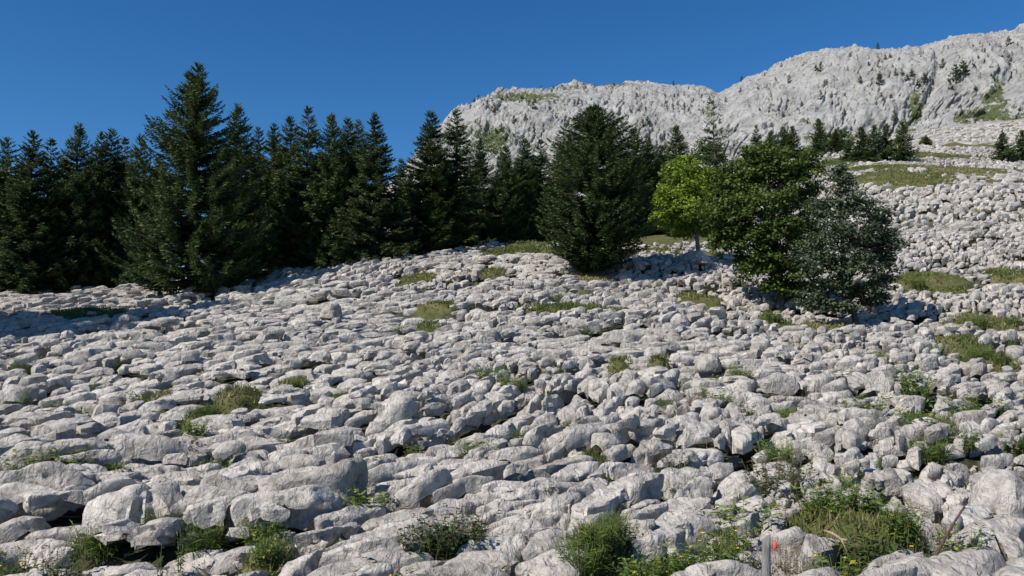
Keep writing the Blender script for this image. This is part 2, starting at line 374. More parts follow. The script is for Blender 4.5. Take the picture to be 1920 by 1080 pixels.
# ------------------------------------------------------------------ ground sheet
def build_ground():
    ys = np.concatenate([np.linspace(-40, 4, 14), np.geomspace(5, 420, 250)])
    us = np.linspace(-1, 1, 240)
    Yg, Ug = np.meshgrid(ys, us, indexing='ij')
    Xg = np.sign(Ug) * (np.abs(Ug) ** 1.3) * (14 + np.maximum(Yg, 0) * 1.15)
    b = T(Xg, Yg); gm = grass_mask(Xg, Yg)
    far = sstep(95, 135, Yg)
    drop = (0.62 - 0.58 * gm) * (1 - sstep(60, 72, Yg) * (Ug < 0.30)) * (1 - 0.7 * far)
    z = b - drop + 0.05 * noise(Xg / 0.6, Yg / 0.6, 2.0)
    z = z + far * (0.9 * fbm(Xg / 6.0, Yg / 4.0, 4.0, 5, 0.62)) * (1 - 0.7 * gm) - 0.35 * far
    n, m = Yg.shape
    i = np.arange(n - 1)[:, None] * m; j = np.arange(m - 1)[None]
    F = np.stack([i + j, i + j + 1, i + m + j + 1, i + m + j], -1).reshape(-1, 4)
    V = np.stack([Xg, Yg, z], -1).reshape(-1, 3)
    forest = sstep(62, 70, Yg) * (Ug < 0.32)
    me = mesh_from('ground', V, F, MAT_SOIL, True, {'veg': np.maximum(gm, 0.5 * forest).ravel(), 'rocky': (far * (1 - forest)).ravel()})
    return tag(ob('ground', me), 'sloping limestone pavement with soil and turf between rocks', None, None, 'structure')
ground = build_ground()
print('ground', round(time.time() - T0, 1))

# ------------------------------------------------------------------ limestone rocks
AX = 2.7                                  # elongation of the blocks along the strike
PHI = R_(33)
CPh, SPh = math.cos(PHI), math.sin(PHI)
def to_world(qx, qy):                      # strike frame -> plan (before the warp)
    a = qx * AX
    return a * CPh - qy * SPh, a * SPh + qy * CPh
def from_world(x, y):
    a = x * CPh + y * SPh; b = -x * SPh + y * CPh
    return a / AX, b
def warp(x, y):
    wx = 2.2 * noise(x / 11.0, y / 11.0, 101.0) + 0.16 * noise(x / 1.3, y / 1.3, 102.0) + 0.06 * noise(x / 0.45, y / 0.45, 105.0)
    wy = 2.2 * noise(x / 11.0, y / 11.0, 103.0) + 0.16 * noise(x / 1.3, y / 1.3, 104.0) + 0.06 * noise(x / 0.45, y / 0.45, 106.0)
    return x + wx, y + wy

def cell_points(S, ymin, ymax, xl, xr, seed):
    """jittered grid of block centres in the strike frame; returns q coords, neighbour planes"""
    rs = np.random.RandomState(seed)
    cs = [from_world(x, y) for x in (xl(ymin) - 3, xl(ymax) - 3, xr(ymin) + 3, xr(ymax) + 3) for y in (ymin - 3, ymax + 3)]
    i0 = int(min(c[0] for c in cs) / S) - 3; i1 = int(max(c[0] for c in cs) / S) + 3
    j0 = int(min(c[1] for c in cs) / S) - 3; j1 = int(max(c[1] for c in cs) / S) + 3
    ni, nj = i1 - i0, j1 - j0
    I, J = np.meshgrid(np.arange(i0, i1), np.arange(j0, j1), indexing='ij')
    jit = rs.uniform(-0.46, 0.46, (ni, nj, 2))
    Q = np.stack([(I + 0.5 * (J % 2) + jit[..., 0]) * S, (J + jit[..., 1]) * S], -1)
    W = rs.uniform(0, 1, (ni, nj)) ** 3.0 * 0.9 * S * S          # power weights: a few big blocks between small ones
    alive = rs.uniform(0, 1, (ni, nj)) > 0.15 + 0.16 * noise(Q[..., 0] / 3.0, Q[..., 1] / 3.0, 61.0)
    x, y = to_world(Q[..., 0], Q[..., 1])
    wx, wy = warp(x, y)
    inside = (wy > ymin) & (wy < ymax) & (wx > xl(wy)) & (wx < xr(wy)) & alive
    inside[:4] = inside[-4:] = False; inside[:, :4] = inside[:, -4:] = False
    ii, jj = np.nonzero(inside)
    offs = [(a, b) for a in range(-3, 4) for b in range(-3, 4) if (a, b) != (0, 0)]
    oa = np.array([o[0] for o in offs]); obb = np.array([o[1] for o in offs])
    NI = ii[:, None] + oa; NJ = jj[:, None] + obb
    dq = Q[NI, NJ] - Q[ii, jj][:, None]
    D = np.linalg.norm(dq, axis=-1)
    off = D / 2 + (W[ii, jj][:, None] - W[NI, NJ]) / (2 * D)
    off = np.where(alive[NI, NJ], np.maximum(off, 0.12 * S), 1e3)
    K = 13
    k = np.argpartition(off, K, axis=1)[:, :K]
    r = np.arange(len(ii))[:, None]
    return Q[ii, jj], dq[r, k] / D[r, k][..., None], off[r, k], Q[NI, NJ][r, k], (wx[ii, jj], wy[ii, jj]), W[ii, jj]

CS = 1.7
_cj = np.random.RandomState(99).uniform(-0.45, 0.45, (512, 512, 2))
_ch = np.random.RandomState(98).uniform(-1, 1, (512, 512, 4))
def clint(q):
    """which bedrock hump a block belongs to: random height, tilt"""
    q = np.asarray(q); i = np.floor(q[..., 0] / CS).astype(int); j = np.floor(q[..., 1] / CS).astype(int)
    best = np.full(q.shape[:-1], 1e9); out = np.zeros(q.shape[:-1] + (4,)); idx = np.zeros(q.shape[:-1], int); cen = np.zeros(q.shape)
    for a in (-1, 0, 1):
        for b in (-1, 0, 1):
            u = (i + a) & 511; v = (j + b) & 511
            c = np.stack([(i + a + 0.5) * CS, (j + b + 0.5) * CS], -1) + _cj[u, v] * CS
            d = ((q - c) ** 2).sum(-1); m = d < best
            best = np.where(m, d, best); out[m] = _ch[u, v][m]; idx = np.where(m, u * 512 + v, idx); cen[m] = c[m]
    return out, idx, cen

def make_rocks(S, ymin, ymax, xl, xr, A, J, seed, detail, sink=0.0, only=None):
    rs = np.random.RandomState(seed + 1)
    Q, n2, off, NQ, (wx, wy), PW = cell_points(S, ymin, ymax, xl, xr, seed)
    gm = grass_mask(wx, wy)
    wz = T(wx, wy) - 0.30 * gm
    px, py, fw = project(wx, wy, wz)
    keep = (gm < rs.uniform(0.55, 1.0, len(wx))) & (px > -160) & (px < 2080) & (py < 1190)
    if only is not None: keep &= only(Q)
    Q, n2, off, NQ, wx, wy, wz, PW = [a[keep] for a in (Q, n2, off, NQ, wx, wy, wz, PW)]
    n = len(Q)
    ch, ci, cc = clint(Q); _, cn, _ = clint(NQ)
    same = cn == ci[:, None]
    gap = np.where(same, rs.uniform(0.0, 0.035, off.shape), rs.uniform(0.03, 0.15, off.shape)) * np.clip(S / 0.42, 0.6, 1.6)
    off = np.maximum(off - gap, 0.06)
    rq = np.sort(off, axis=1)[:, :6].mean(1)                      # mean half width
    # local slope of the terrain
    e = 1.2
    sx = (base_h(wx + e, wy) - base_h(wx - e, wy)) / (2 * e); sy = (base_h(wx, wy + e) - base_h(wx, wy - e)) / (2 * e)
    c = np.clip(rq * rs.uniform(0.7, 1.7, n), 0.12, 0.55) * (S / 0.62) ** 0.3          # crown height above block centre
    depth = c * 0 + 0.8 + rs.uniform(0, .2, n)
    tau = rs.uniform(-0.20, 0.26, off.shape)
    side_n = np.concatenate([n2 * np.cos(tau)[..., None], np.sin(tau)[..., None]], -1); side_o = off * np.cos(tau) * rs.uniform(0.97, 1.05, off.shape)
    ti = rs.normal(0, 0.20, (n, 2)) + ch[:, 1:3] * 0.15 + np.array([-0.26, -0.22])
    top_n = np.concatenate([ti, np.ones((n, 1))], 1)[:, None]; top_o = c[:, None]
    # second top plane: ridged or stepped tops
    a2 = rs.uniform(0, 2 * np.pi, n); s2 = rs.uniform(0.3, 1.0, n)
    top2_n = np.stack([np.cos(a2) * s2, np.sin(a2) * s2, np.ones(n)], -1)[:, None]; top2_o = (c * rs.uniform(0.9, 1.35, n))[:, None]
    nb = 7
    ab = rs.uniform(0, 2 * np.pi, (n, nb)); eb = rs.uniform(0.35, 1.15, (n, nb))
    bev_n = np.stack([np.cos(ab) * np.cos(eb), np.sin(ab) * np.cos(eb), np.sin(eb)], -1)
    bev_o = (rq[:, None] * np.cos(eb) + c[:, None] * np.sin(eb)) * rs.uniform(0.64, 1.08, (n, nb))
    bot_n = np.tile(np.array([[[0, 0, -1.0]]]), (n, 1, 1)); bot_o = depth[:, None]
    PN = np.concatenate([side_n, top_n, top2_n, bev_n, bot_n], 1).astype(np.float32)
    PO = np.concatenate([side_o, top_o, top2_o, bev_o, bot_o], 1).astype(np.float32)
    p = rs.uniform(9, 40, n)[:, None, None].astype(np.float32) * (1.0 if detail else 0.9)
    el = np.linspace(1, 0, J + 1)[1:]
    el = R_(90) - (1 - el) * R_(90 + 50)
    az = np.linspace(0, 2 * np.pi, A, endpoint=False)
    EL, AZ = np.meshgrid(el, az, indexing='ij')
    U = np.stack([np.cos(EL) * np.cos(AZ), np.cos(EL) * np.sin(AZ), np.sin(EL)], -1).reshape(-1, 3)
    U = np.concatenate([U, [[0, 0, 1.0]]]).astype(np.float32)      # apex last
    M = len(U)
    allV = np.empty((n, M, 3), np.float32)
    CH = max(1, int(3e6 / (M * PN.shape[1])))
    for s in range(0, n, CH):
        t = slice(s, min(n, s + CH))
        w = U[None] * np.stack([rq[t], rq[t], c[t]], -1)[:, None].astype(np.float32)
        d = np.maximum(np.einsum('npk,nmk->nmp', PN[t], w), 0) / PO[t][:, None]
        mx = d.max(-1)
        sm = 1 / (mx * ((d / mx[..., None]) ** p[t]).sum(-1) ** (1 / p[t][..., 0]))
        allV[t] = w * np.stack([np.minimum(sm, 1.9), np.minimum(sm, 1.9), sm], -1)
    # to plan metres
    gx, gy = to_world(Q[:, 0], Q[:, 1])
    lx, ly = to_world(allV[..., 0], allV[..., 1]); lz = allV[..., 2]
    X = gx[:, None] + lx; Y = gy[:, None] + ly
    r = np.sqrt(lx ** 2 + ly ** 2 + lz ** 2) + 1e-6
    rel = np.clip(lz / c[:, None], -1.5, 1)                        # 1 top .. below 0 wall
    # solution flutes run down the shoulders and walls
    fl = noise(X / 0.30 + 0.25 * lz, Y / 0.36, 7.0 + seed)
    ridge = 1 - np.abs(fl) * 2
    wall = 1 - sstep(0.35, 1.0, rel)
    k = -(0.12 + 0.08 * ch[:, 3:4]) * np.clip(ridge, 0, 1) ** 1.5 * (0.25 + 0.75 * wall)
    jit3 = rs.uniform(0, 40, (n, 1))
    k = k + 0.085 * noise(X / 0.8 + jit3, Y / 0.8, lz / 0.6) + 0.05 * noise(X / 0.33, Y / 0.33 + jit3, lz / 0.3)
    bl = np.abs(noise((X * CPh + Y * SPh) / 1.1, (-X * SPh + Y * CPh) / 0.5, lz / 0.9 + jit3))
    k = k + 0.20 * (np.minimum(bl, 0.5) - 0.25)
    if detail:
        k = k + 0.022 * fbm(X / 0.14, Y / 0.14, lz / 0.14, 2)
        # broken cracks
        cr = np.abs(noise(X / 0.55 + 3 * jit3, Y / 0.55, lz / 0.4 + jit3))
        on = rs.uniform(0, 1, (n, 1)) < 0.5
        k = k - on * 0.045 * (1 - sstep(0.0, 0.07, cr))
    k = k * np.clip(rq / 0.30, 0.4, 1.7)[:, None]
    dx, dy, dz = lx / r, ly / r, lz / r
    X = X + k * dx; Y = Y + k * dy; lz = lz + k * dz
    X, Y = warp(X, Y)
    top = wz + 0.24 * ch[:, 0] + rs.normal(0, 0.115, n) + 0.05 * (rq - 0.3) / 0.3 - sink
    Z = (top - c)[:, None] + lz + sx[:, None] * (X - wx[:, None]) * 0.9 + sy[:, None] * (Y - wy[:, None]) * 0.9
    # faces
    i = np.arange(J - 1)[:, None] * A; j = np.arange(A)[None]
    Fq = np.stack([i + j, i + A + j, i + A + (j + 1) % A, i + (j + 1) % A], -1).reshape(-1, 4)
    Ft = np.stack([np.arange(A), (np.arange(A) + 1) % A, np.full(A, M - 1)], -1)
    V = np.stack([X, Y, Z], -1)
    tint = np.clip(0.5 + rs.normal(0, 0.20, n) + 0.12 * ch[:, 3], 0, 1)
    # size in the picture
    ppx, ppy, pf = project(wx, wy, top)
    size = np.where((ppx > -20) & (ppx < 1940) & (ppy < 1075) & (ppy > 0), rq * FPX / pf, 0)
    return V, Fq, Ft, tint, size, (Q, PW)

half = lambda m: (lambda y: -(960 + m) / FPX * y - 1.0)
RR = []
RR.append(make_rocks(0.34, 6.0, 15.5, lambda y: -0.72 * y - 1.5, lambda y: 0.72 * y + 1.5, 36, 15, 11, True))
RR.append(make_rocks(0.285, 15.5, 34.0, lambda y: -0.70 * y - 1.5, lambda y: 0.70 * y + 1.5, 14, 7, 12, True))
def left_edge(y): return -0.70 * y - 1.5
RR.append(make_rocks(0.29, 34.0, 68.0, left_edge, lambda y: 0.70 * y + 1.5, 7, 4, 13, False))
RR.append(make_rocks(0.46, 68.0, 150.0, lambda y: 0.28 * y + 0 * y, lambda y: 0.70 * y + 1.5, 7, 4, 14, False))
def in_gaps(Q):
    C = np.concatenate([RR[0][5][0], RR[1][5][0]]).astype(np.float32); Wt = np.concatenate([RR[0][5][1], RR[1][5][1]]).astype(np.float32); out = np.zeros(len(Q), bool)
    for i in range(0, len(Q), 1500):
        d2 = ((Q[i:i + 1500, None].astype(np.float32) - C) ** 2).sum(-1); pd = d2 - Wt
        k = np.argpartition(pd, 1, axis=1)[:, :2]; r = np.arange(len(k))
        p0, p1 = pd[r, k[:, 0]], pd[r, k[:, 1]]
        sep = np.linalg.norm(C[k[:, 0]] - C[k[:, 1]], axis=1)
        out[i:i + 1500] = (np.abs(p1 - p0) / (2 * sep) < 0.055) | (np.sqrt(d2.min(1)) > 0.75)
    return out
RR.append(make_rocks(1.0, 150.0, 240.0, lambda y: 0.36 * y, lambda y: 0.68 * y, 7, 4, 16, False))
RR.append(make_rocks(0.17, 6.0, 17.0, lambda y: -0.70 * y - 1.0, lambda y: 0.70 * y + 1.0, 7, 4, 15, False, 0.30, in_gaps))
print('rocks', [r[0].shape for r in RR], round(time.time() - T0, 1))
sizes = np.concatenate([r[4] for r in RR]); cut = np.sort(sizes)[-300]
rest = []
for (V, Fq, Ft, tint, size, _q) in RR:
    n, M, _ = V.shape
    big = np.nonzero(size >= cut)[0]; small = np.nonzero(size < cut)[0]
    for b in big:
        cen = V[b].mean(0)
        me = mesh_from('rock', V[b] - cen, [Fq, Ft], MAT_ROCK, True, {'tint': np.full(M, tint[b])})
        me.set_sharp_from_angle(angle=R_(38)); ob('rock', me, ground, cen)
    if len(small):
        o = np.arange(len(small))[:, None, None] * M
        rest.append((V[small].reshape(-1, 3), (Fq[None] + o).reshape(-1, 4), (Ft[None] + o).reshape(-1, 3), np.repeat(tint[small], M)))
V, F = join([r[:3] for r in rest])
me = mesh_from('rocks', V, F, MAT_ROCK, True, {'tint': np.concatenate([r[3] for r in rest])})
me.set_sharp_from_angle(angle=R_(34))
tag(ob('rocks', me, ground), 'countless smaller pale limestone blocks covering the slope', None, None, 'stuff')
print('rock objects', round(time.time() - T0, 1))

# ------------------------------------------------------------------ mountain
RIDGE = [(560, 470), (660, 400), (740, 335), (790, 275), (850, 212), (900, 182), (985, 157), (1040, 155), (1080, 150), (1150, 155), (1200, 154), (1240, 160), (1290, 156), (1345, 165), (1365, 160), (1400, 138), (1450, 126),
         (1540, 107), (1580, 95), (1640, 92), (1700, 87), (1750, 80), (1775, 72), (1850, 66), (1885, 68), (1905, 58), (1940, 45), (2050, 20), (2300, -20), (2700, 0)]
FOOT = [(560, 520), (800, 420), (1000, 340), (1200, 320), (1400, 292), (1500, 282), (1600, 266), (1700, 250), (1800, 238), (1900, 210), (2000, 200), (2300, 190), (2700, 190)]
def build_mountain():
    us = np.linspace(560, 2700, 1150)
    us = np.concatenate([np.linspace(560, 740, 40)[:-1], np.linspace(740, 2000, 740), np.linspace(2000, 2700, 60)[1:]])
    vs = np.concatenate([np.linspace(-0.15, 1.0, 164), np.linspace(1.0, 1.6, 14)[1:]])
    rp = np.array(RIDGE, float); fp = np.array(FOOT, float)
    ry = np.interp(us, rp[:, 0], rp[:, 1]); fy = np.interp(us, fp[:, 0], fp[:, 1])
    yf = np.interp(us, [560, 900, 1300, 1345, 1600, 1900, 2700], [400, 360, 345, 325, 300, 285, 280])
    yr = yf + np.interp(us, [560, 900, 1100, 1345, 1600, 1900, 2700], [60, 90, 110, 95, 100, 100, 110])
    def pt(px, py, Y):
        u = (px - 960) / FPX; v = (540 - py) / FPX; d1 = CP - v * SP; t = Y / d1
        return u * t, Y, CAM_Z + t * (SP + v * CP)
    xf, _, zf = pt(us, fy, yf); xr, _, zr = pt(us, ry, yr)
    Vv = vs[:, None]; vc = np.clip(Vv, 0, 1)
    X = xf + (xr - xf) * np.clip(Vv, -.15, 1) + 0 * Vv
    prof = np.where(Vv < 0, Vv * 0.6, 0.30 * vc + 0.70 * vc ** 2.4)
    Yv = yf + (yr - yf) * prof + np.maximum(Vv - 1, 0) * 160
    Z = zf + (zr - zf) * np.clip(Vv, -.15, 1) - np.maximum(Vv - 1, 0) * 45
    X = X + np.maximum(Vv - 1, 0) * 20
    # carve: buttresses, leaning gullies, ribs, blocks
    xs = X - 0.35 * Z
    d = 9.0 * noise(X / 55.0, Z / 75.0, 1.5) + 5.5 * noise(xs / 22.0, Z / 45.0, 2.5)
    wob = noise(X / 14.0, Z / 14.0, 5.0); wob2 = noise(X / 5.0, Z / 5.0, 6.0)
    r1 = np.abs(noise(xs / 7.5 + 0.6 * wob, Z / 34.0, 3.5)) * 2
    r2 = np.abs(noise(xs / 2.9 + 0.8 * wob + 0.4 * wob2, Z / 11.0, 4.5)) * 2
    r3 = np.abs(noise((X - 0.6 * Z) / 1.4 + 0.5 * wob2, Z / 4.0, 9.0)) * 2
    ph = (Z + 0.45 * X + 5.0 * wob + 2.0 * wob2) / 9.0; saw = ph - np.floor(ph)
    ph2 = (Z + 0.30 * X + 3.0 * wob2 + 4.0 * wob) / 3.1; saw2 = ph2 - np.floor(ph2)
    la = sstep(-0.3, 0.4, noise(X / 26.0, Z / 18.0, 13.0)); lb_ = sstep(-0.2, 0.5, noise(X / 12.0, Z / 9.0, 16.0))
    rough = fbm(X / 3.0, Z / 3.0, Yv / 9.0, 4, 0.62)
    z1 = sstep(-0.25, 0.45, noise(X / 30.0, Z / 24.0, 41.0)); z2 = sstep(-0.2, 0.4, noise(X / 15.0, Z / 12.0, 42.0)); z3 = sstep(-0.15, 0.5, noise(X / 9.0, Z / 11.0, 43.0))
    rough2 = np.abs(fbm(X / 1.8 + wob, Z / 2.2, Yv / 7.0, 3, 0.6))
    c1 = np.abs(noise((X - 0.25 * Z) / 8.0 + 0.5 * wob, Z / 38.0, 51.0)); c2 = np.abs(noise((X - 0.45 * Z) / 3.4 + 0.6 * wob2, Z / 13.0, 52.0)); c3 = np.abs(noise(X / 15.0 + 0.4 * wob, (Z + 0.3 * X) / 5.0, 53.0))
    d = d - 3.4 * z1 * np.clip(1 - c1 * 12, 0, 1) - 2.0 * z3 * np.clip(1 - c2 * 7, 0, 1) - 2.2 * z2 * np.clip(1 - c3 * 8, 0, 1)
    d = d - 3.0 * z1 * np.clip(1 - r1 * 2.4, 0, 1) - 1.9 * z2 * np.clip(1 - r2 * 2.2, 0, 1) - 1.3 * z3 * np.clip(1 - r3 * 1.6, 0, 1) - 2.6 * la * saw - 1.2 * lb_ * saw2 + (0.8 + 1.3 * z2) * rough - 0.9 * z3 * np.clip(0.35 - rough2, 0, 1) * 2.5
    g = np.exp(-((us - 1343) / 14.0) ** 2) * 4.5 + np.exp(-((us - 1712 + 0 * us) / 12.0) ** 2) * 5 + np.exp(-((us - 1845) / 20.0) ** 2) * 5
    d = d - g * sstep(0.0, 0.3, Vv) * (1 - 0.6 * sstep(0.6, 1, Vv))
    fade = sstep(-0.1, 0.08, Vv)
    tilt = 0.85 - 0.55 * vc
    Yv = Yv - d * tilt * (0.25 + 0.75 * fade); Z = Z + d * (1 - tilt) * 0.9 * fade
    # turf on ledges and in gullies (photo places)
    PXm, PYm, _ = project(X, Yv, Z)
    veg = np.zeros_like(X)
    for (a, b, w, h, s) in [(985, 182, 95, 12, .9), (1150, 158, 50, 6, .8), (1340, 160, 18, 5, .8), (930, 262, 40, 30, .9), (1718, 200, 16, 42, 1.0), (1805, 232, 22, 26, .9), (1865, 190, 26, 50, .9), (1850, 215, 60, 16, 1.0), (1560, 258, 80, 8, .9), (1515, 228, 30, 10, .6),
                            (1345, 245, 60, 10, .5), (1060, 165, 60, 7, .6), (1700, 235, 20, 16, .8), (1330, 215, 16, 22, .7), (1900, 225, 40, 14, .9), (890, 245, 60, 30, .6)]:
        q = ((PXm - a) / w) ** 2 + ((PYm - b) / h) ** 2
        veg = np.maximum(veg, 0.75 * s * (1.1 - 0.8 * q))
    veg = np.clip(np.maximum(veg, 0.16), 0, 1)
    n, m = X.shape
    i = np.arange(n - 1)[:, None] * m; j = np.arange(m - 1)[None]
    F = np.stack([i + j, i + j + 1, i + m + j + 1, i + m + j], -1).reshape(-1, 4)
    V = np.stack([X, Yv, Z], -1)
    mat, nt, bs = new_mat('cliff_limestone', 0.92, 0.15); L = nt.links.new
    geo = nt.nodes.new('ShaderNodeNewGeometry'); P = geo.outputs['Position']
    n1 = N(nt, 'ShaderNodeTexNoise', Scale=0.12, Detail=8.0, Roughness=0.68); L(P, n1.inputs['Vector'])
    c1 = ramp(nt, n1.outputs[0], [(0.3, (0.185, 0.182, 0.178)), (0.50, (0.30, 0.295, 0.287)), (0.72, (0.395, 0.388, 0.375))])
    mp = N(nt, 'ShaderNodeMapping', Scale=(0.5, 0.5, 0.08)); L(P, mp.inputs['Vector'])
    n2 = N(nt, 'ShaderNodeTexNoise', Scale=1.0, Detail=7.0, Roughness=0.7); L(mp.outputs[0], n2.inputs['Vector'])
    c2 = ramp(nt, n2.outputs[0], [(0.36, g3(0.5)), (0.48, g3(1)), (0.65, g3(1.1))])
    c = mixc(nt, 1.0, c1.outputs[0], c2.outputs[0], 'MULTIPLY')
    at = N(nt, 'ShaderNodeAttribute', attribute_name='veg')
    n3 = N(nt, 'ShaderNodeTexNoise', Scale=0.35, Detail=8.0, Roughness=0.75); L(P, n3.inputs['Vector'])
    sm = N(nt, 'ShaderNodeMath', operation='MULTIPLY_ADD'); L(n3.outputs[0], sm.inputs[0]); sm.inputs[1].default_value = 3.2; sm.inputs[2].default_value = -1.75
    ad = N(nt, 'ShaderNodeMath', operation='ADD'); L(at.outputs['Fac'], ad.inputs[0]); L(sm.outputs[0], ad.inputs[1])
    vr = ramp(nt, ad.outputs[0], [(0.25, g3(0)), (0.42, g3(1))])
    n4 = N(nt, 'ShaderNodeTexNoise', Scale=0.8, Detail=6.0, Roughness=0.7); L(P, n4.inputs['Vector'])
    gr = ramp(nt, n4.outputs[0], [(0.3, (0.035, 0.05, 0.02)), (0.55, (0.085, 0.10, 0.04)), (0.75, (0.15, 0.15, 0.075))])
    c = mixc(nt, vr.outputs[0], c, gr.outputs[0]); L(c, bs.inputs['Base Color'])
    nb = N(nt, 'ShaderNodeTexNoise', Scale=0.9, Detail=9.0, Roughness=0.7); L(P, nb.inputs['Vector'])
    bu = N(nt, 'ShaderNodeBump', Strength=0.8, Distance=0.7); L(nb.outputs[0], bu.inputs['Height']); L(bu.outputs[0], bs.inputs['Normal'])
    me = mesh_from('mountain', V.reshape(-1, 3), F, mat, True, {'veg': veg.ravel()})
    tag(ob('mountain', me), 'pale limestone cliff and ridge above the trees', None, None, 'structure')
    return V, PXm, PYm, vs
MV, MPX, MPY, MVS = build_mountain()
def on_mountain(px, py):
    k = (MVS > 0.0) & (MVS <= 1.0)
    d = (MPX[k] - px) ** 2 + (MPY[k] - py) ** 2
    i = np.argmin(d); return MV[k].reshape(-1, 3)[i]
print('mountain', round(time.time() - T0, 1))

# ------------------------------------------------------------------ trees
def diamonds(base, tip, wid, side, tint, bend=0.0):
    """each spray: a 4-vertex kite from base to tip"""
    mid = base + (tip - base) * 0.45
    a = mid + side * wid[:, None]; b = mid - side * wid[:, None]
    mz = np.zeros_like(a); mz[:, 2] = bend
    V = np.stack([base, a + mz, tip, b + mz], 1).reshape(-1, 3)
    F = np.arange(len(V)).reshape(-1, 4)
    return V, F, np.repeat(tint, 4)
def unit(v): return v / (np.linalg.norm(v, axis=-1, keepdims=True) + 1e-9)

def spruce_mesh(seed, H, R, prof, nbr, t0=0.03, droop=0.35, lift=0.35, step=0.13, tw=1.0, wid=0.05, lean=0.0, gaps=0.0, mat=None, sub=1, rnd=(0.72, 1.08), calm=1.0):
    rs = np.random.RandomState(seed)
    t = np.sort(t0 + (1 - t0) * rs.uniform(0, 1, nbr) ** 0.9)
    lv = 34; t = np.where(rs.uniform(0, 1, nbr) < 0.7, np.round(t * lv) / lv + rs.normal(0, 0.004, nbr), t)
    t = np.clip(t, t0, 0.995)
    az = rs.uniform(0, 2 * np.pi, nbr)
    dens = 1 + calm * (0.22 * np.sin(az * 2 + seed) * np.sin(t * 11 + seed * 1.3) + 0.14 * np.sin(az * 3 - t * 17 + seed))
    Lb = R * prof(t) * rs.uniform(*rnd, nbr) * dens
    out = rs.uniform(0, 1, nbr) < 0.06 * calm; Lb = np.where(out, Lb * 1.18, Lb)
    Lb = np.maximum(Lb, 0.18)
    if gaps: 
        kp = rs.uniform(0, 1, nbr) > gaps; t, az, Lb = t[kp], az[kp], Lb[kp]
    Vs, Ts = [], []; nb_ = len(t)
    wood = []
    for k in range(nb_):
        L = Lb[k]; ns = max(2, int(L / step))
        s = (np.arange(ns) + rs.uniform(0.2, 0.8)) / ns
        s = s ** 0.85
        dr = droop * rs.uniform(0.6, 1.3) * (1.15 - t[k]) ; up0 = 0.15 + 0.75 * t[k] ** 2
        def axis(q):
            zz = L * (up0 * q * (1 - 0.4 * q) - dr * q + lift * (1.0 - 0.5 * t[k]) * q ** 2.6)
            a = az[k] + 0.10 * np.sin(3 * q + k)
            return np.stack([np.cos(a) * L * q, np.sin(a) * L * q, H * t[k] + zz], -1)
        p = axis(s); tg = unit(axis(s + 0.03) - p)
        sd = unit(np.cross(tg, np.array([0, 0, 1.0])))
        ln = tw * (1.08 - 0.45 * t[k]) * (0.16 + 0.36 * np.sin(np.pi * np.clip(s * 0.8 + 0.12, 0, 1))) * min(1.0, 0.35 + L / 2.0)
        for sg in (-1, 1):
            for q in range(sub):
                b0 = p + tg * (q * step * 0.5)
                dd = unit(tg * rs.uniform(0.35, 1.0, (ns, 1)) + sd * sg * rs.uniform(0.5, 1.0, (ns, 1)) + np.array([0, 0, 1.0]) * rs.normal(-0.18, 0.22, (ns, 1)))
                ll = ln * rs.uniform(0.6, 1.25, ns)
                tip = b0 + dd * ll[:, None]; tip[:, 2] -= 0.10 * ll
                roll = rs.uniform(-0.9, 0.9, (ns, 1))
                side = unit(np.cross(dd, np.array([0, 0, 1.0])) * np.cos(roll) + np.array([0, 0, 1.0]) * np.sin(roll))
                w = wid * (1.05 - 0.35 * t[k]) * rs.uniform(0.7, 1.35, ns)
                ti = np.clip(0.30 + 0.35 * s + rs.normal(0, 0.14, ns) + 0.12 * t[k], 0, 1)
                v, f, tt = diamonds(b0, tip, w, side, ti, bend=-0.01)
                Vs.append(v); Ts.append(tt)
        # hanging sprays under the limb
        m = rs.uniform(0, 1, ns) < 0.75
        if m.any():
            b0 = p[m]; dd = unit(np.stack([rs.normal(0, .35, m.sum()), rs.normal(0, .35, m.sum()), -np.ones(m.sum())], -1) + tg[m] * 0.7)
            ll = ln[m] * rs.uniform(0.5, 1.0, m.sum())
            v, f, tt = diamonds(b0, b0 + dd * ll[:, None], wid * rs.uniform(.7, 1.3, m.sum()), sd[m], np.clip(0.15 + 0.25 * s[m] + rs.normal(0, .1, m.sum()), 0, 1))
            Vs.append(v); Ts.append(tt)
        # limb tip
        tp = axis(np.array([0.9, 1.0])); d = unit(tp[1] - tp[0]); a = tp[1]
        v, f, tt = diamonds(np.array([a - d * 0.1] * 2), np.array([a + d * 0.22 * tw + [0, 0, 0.03]] * 2), np.array([wid * .8] * 2), np.array([[0, 0, 1.0], unit(np.cross(d, [0, 0, 1.0]))]), np.array([0.85, 0.8]))
        Vs.append(v); Ts.append(tt)
        if L > 0.9:
            q = np.linspace(0, 0.8, 4); wood.append(tube(axis(q), np.linspace(0.012 + 0.012 * L, 0.006, 4), 4))
    # leader
    for k in range(5):
        z = H * (0.985 + 0.006 * k); a = rs.uniform(0, 6.28, 5); b0 = np.tile([0, 0, z], (5, 1)); dd = np.stack([np.cos(a) * .7, np.sin(a) * .7, np.full(5, .75)], -1)
        v, f, tt = diamonds(b0, b0 + dd * 0.22 * tw, np.full(5, wid * .7), np.tile([0, 0, 1.0], (5, 1)), np.full(5, .7)); Vs.append(v); Ts.append(tt)
    V = np.concatenate(Vs); TT = np.concatenate(Ts)
    F = np.arange(len(V)).reshape(-1, 4)
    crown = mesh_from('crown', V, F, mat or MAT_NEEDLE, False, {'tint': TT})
    zs = np.linspace(-0.5, H * 1.01, 9)
    tr = tube(np.stack([0.06 * np.sin(zs), 0.05 * np.cos(zs * .8), zs], -1), np.maximum(0.02 * H * (1 - zs / H * 0.98) * np.where(zs < 0.3, 1.35, 1.0), 0.012), 9)
    V2, F2 = join([tr] + wood)
    trunk = mesh_from('trunk', V2, F2, MAT_BARK, True)
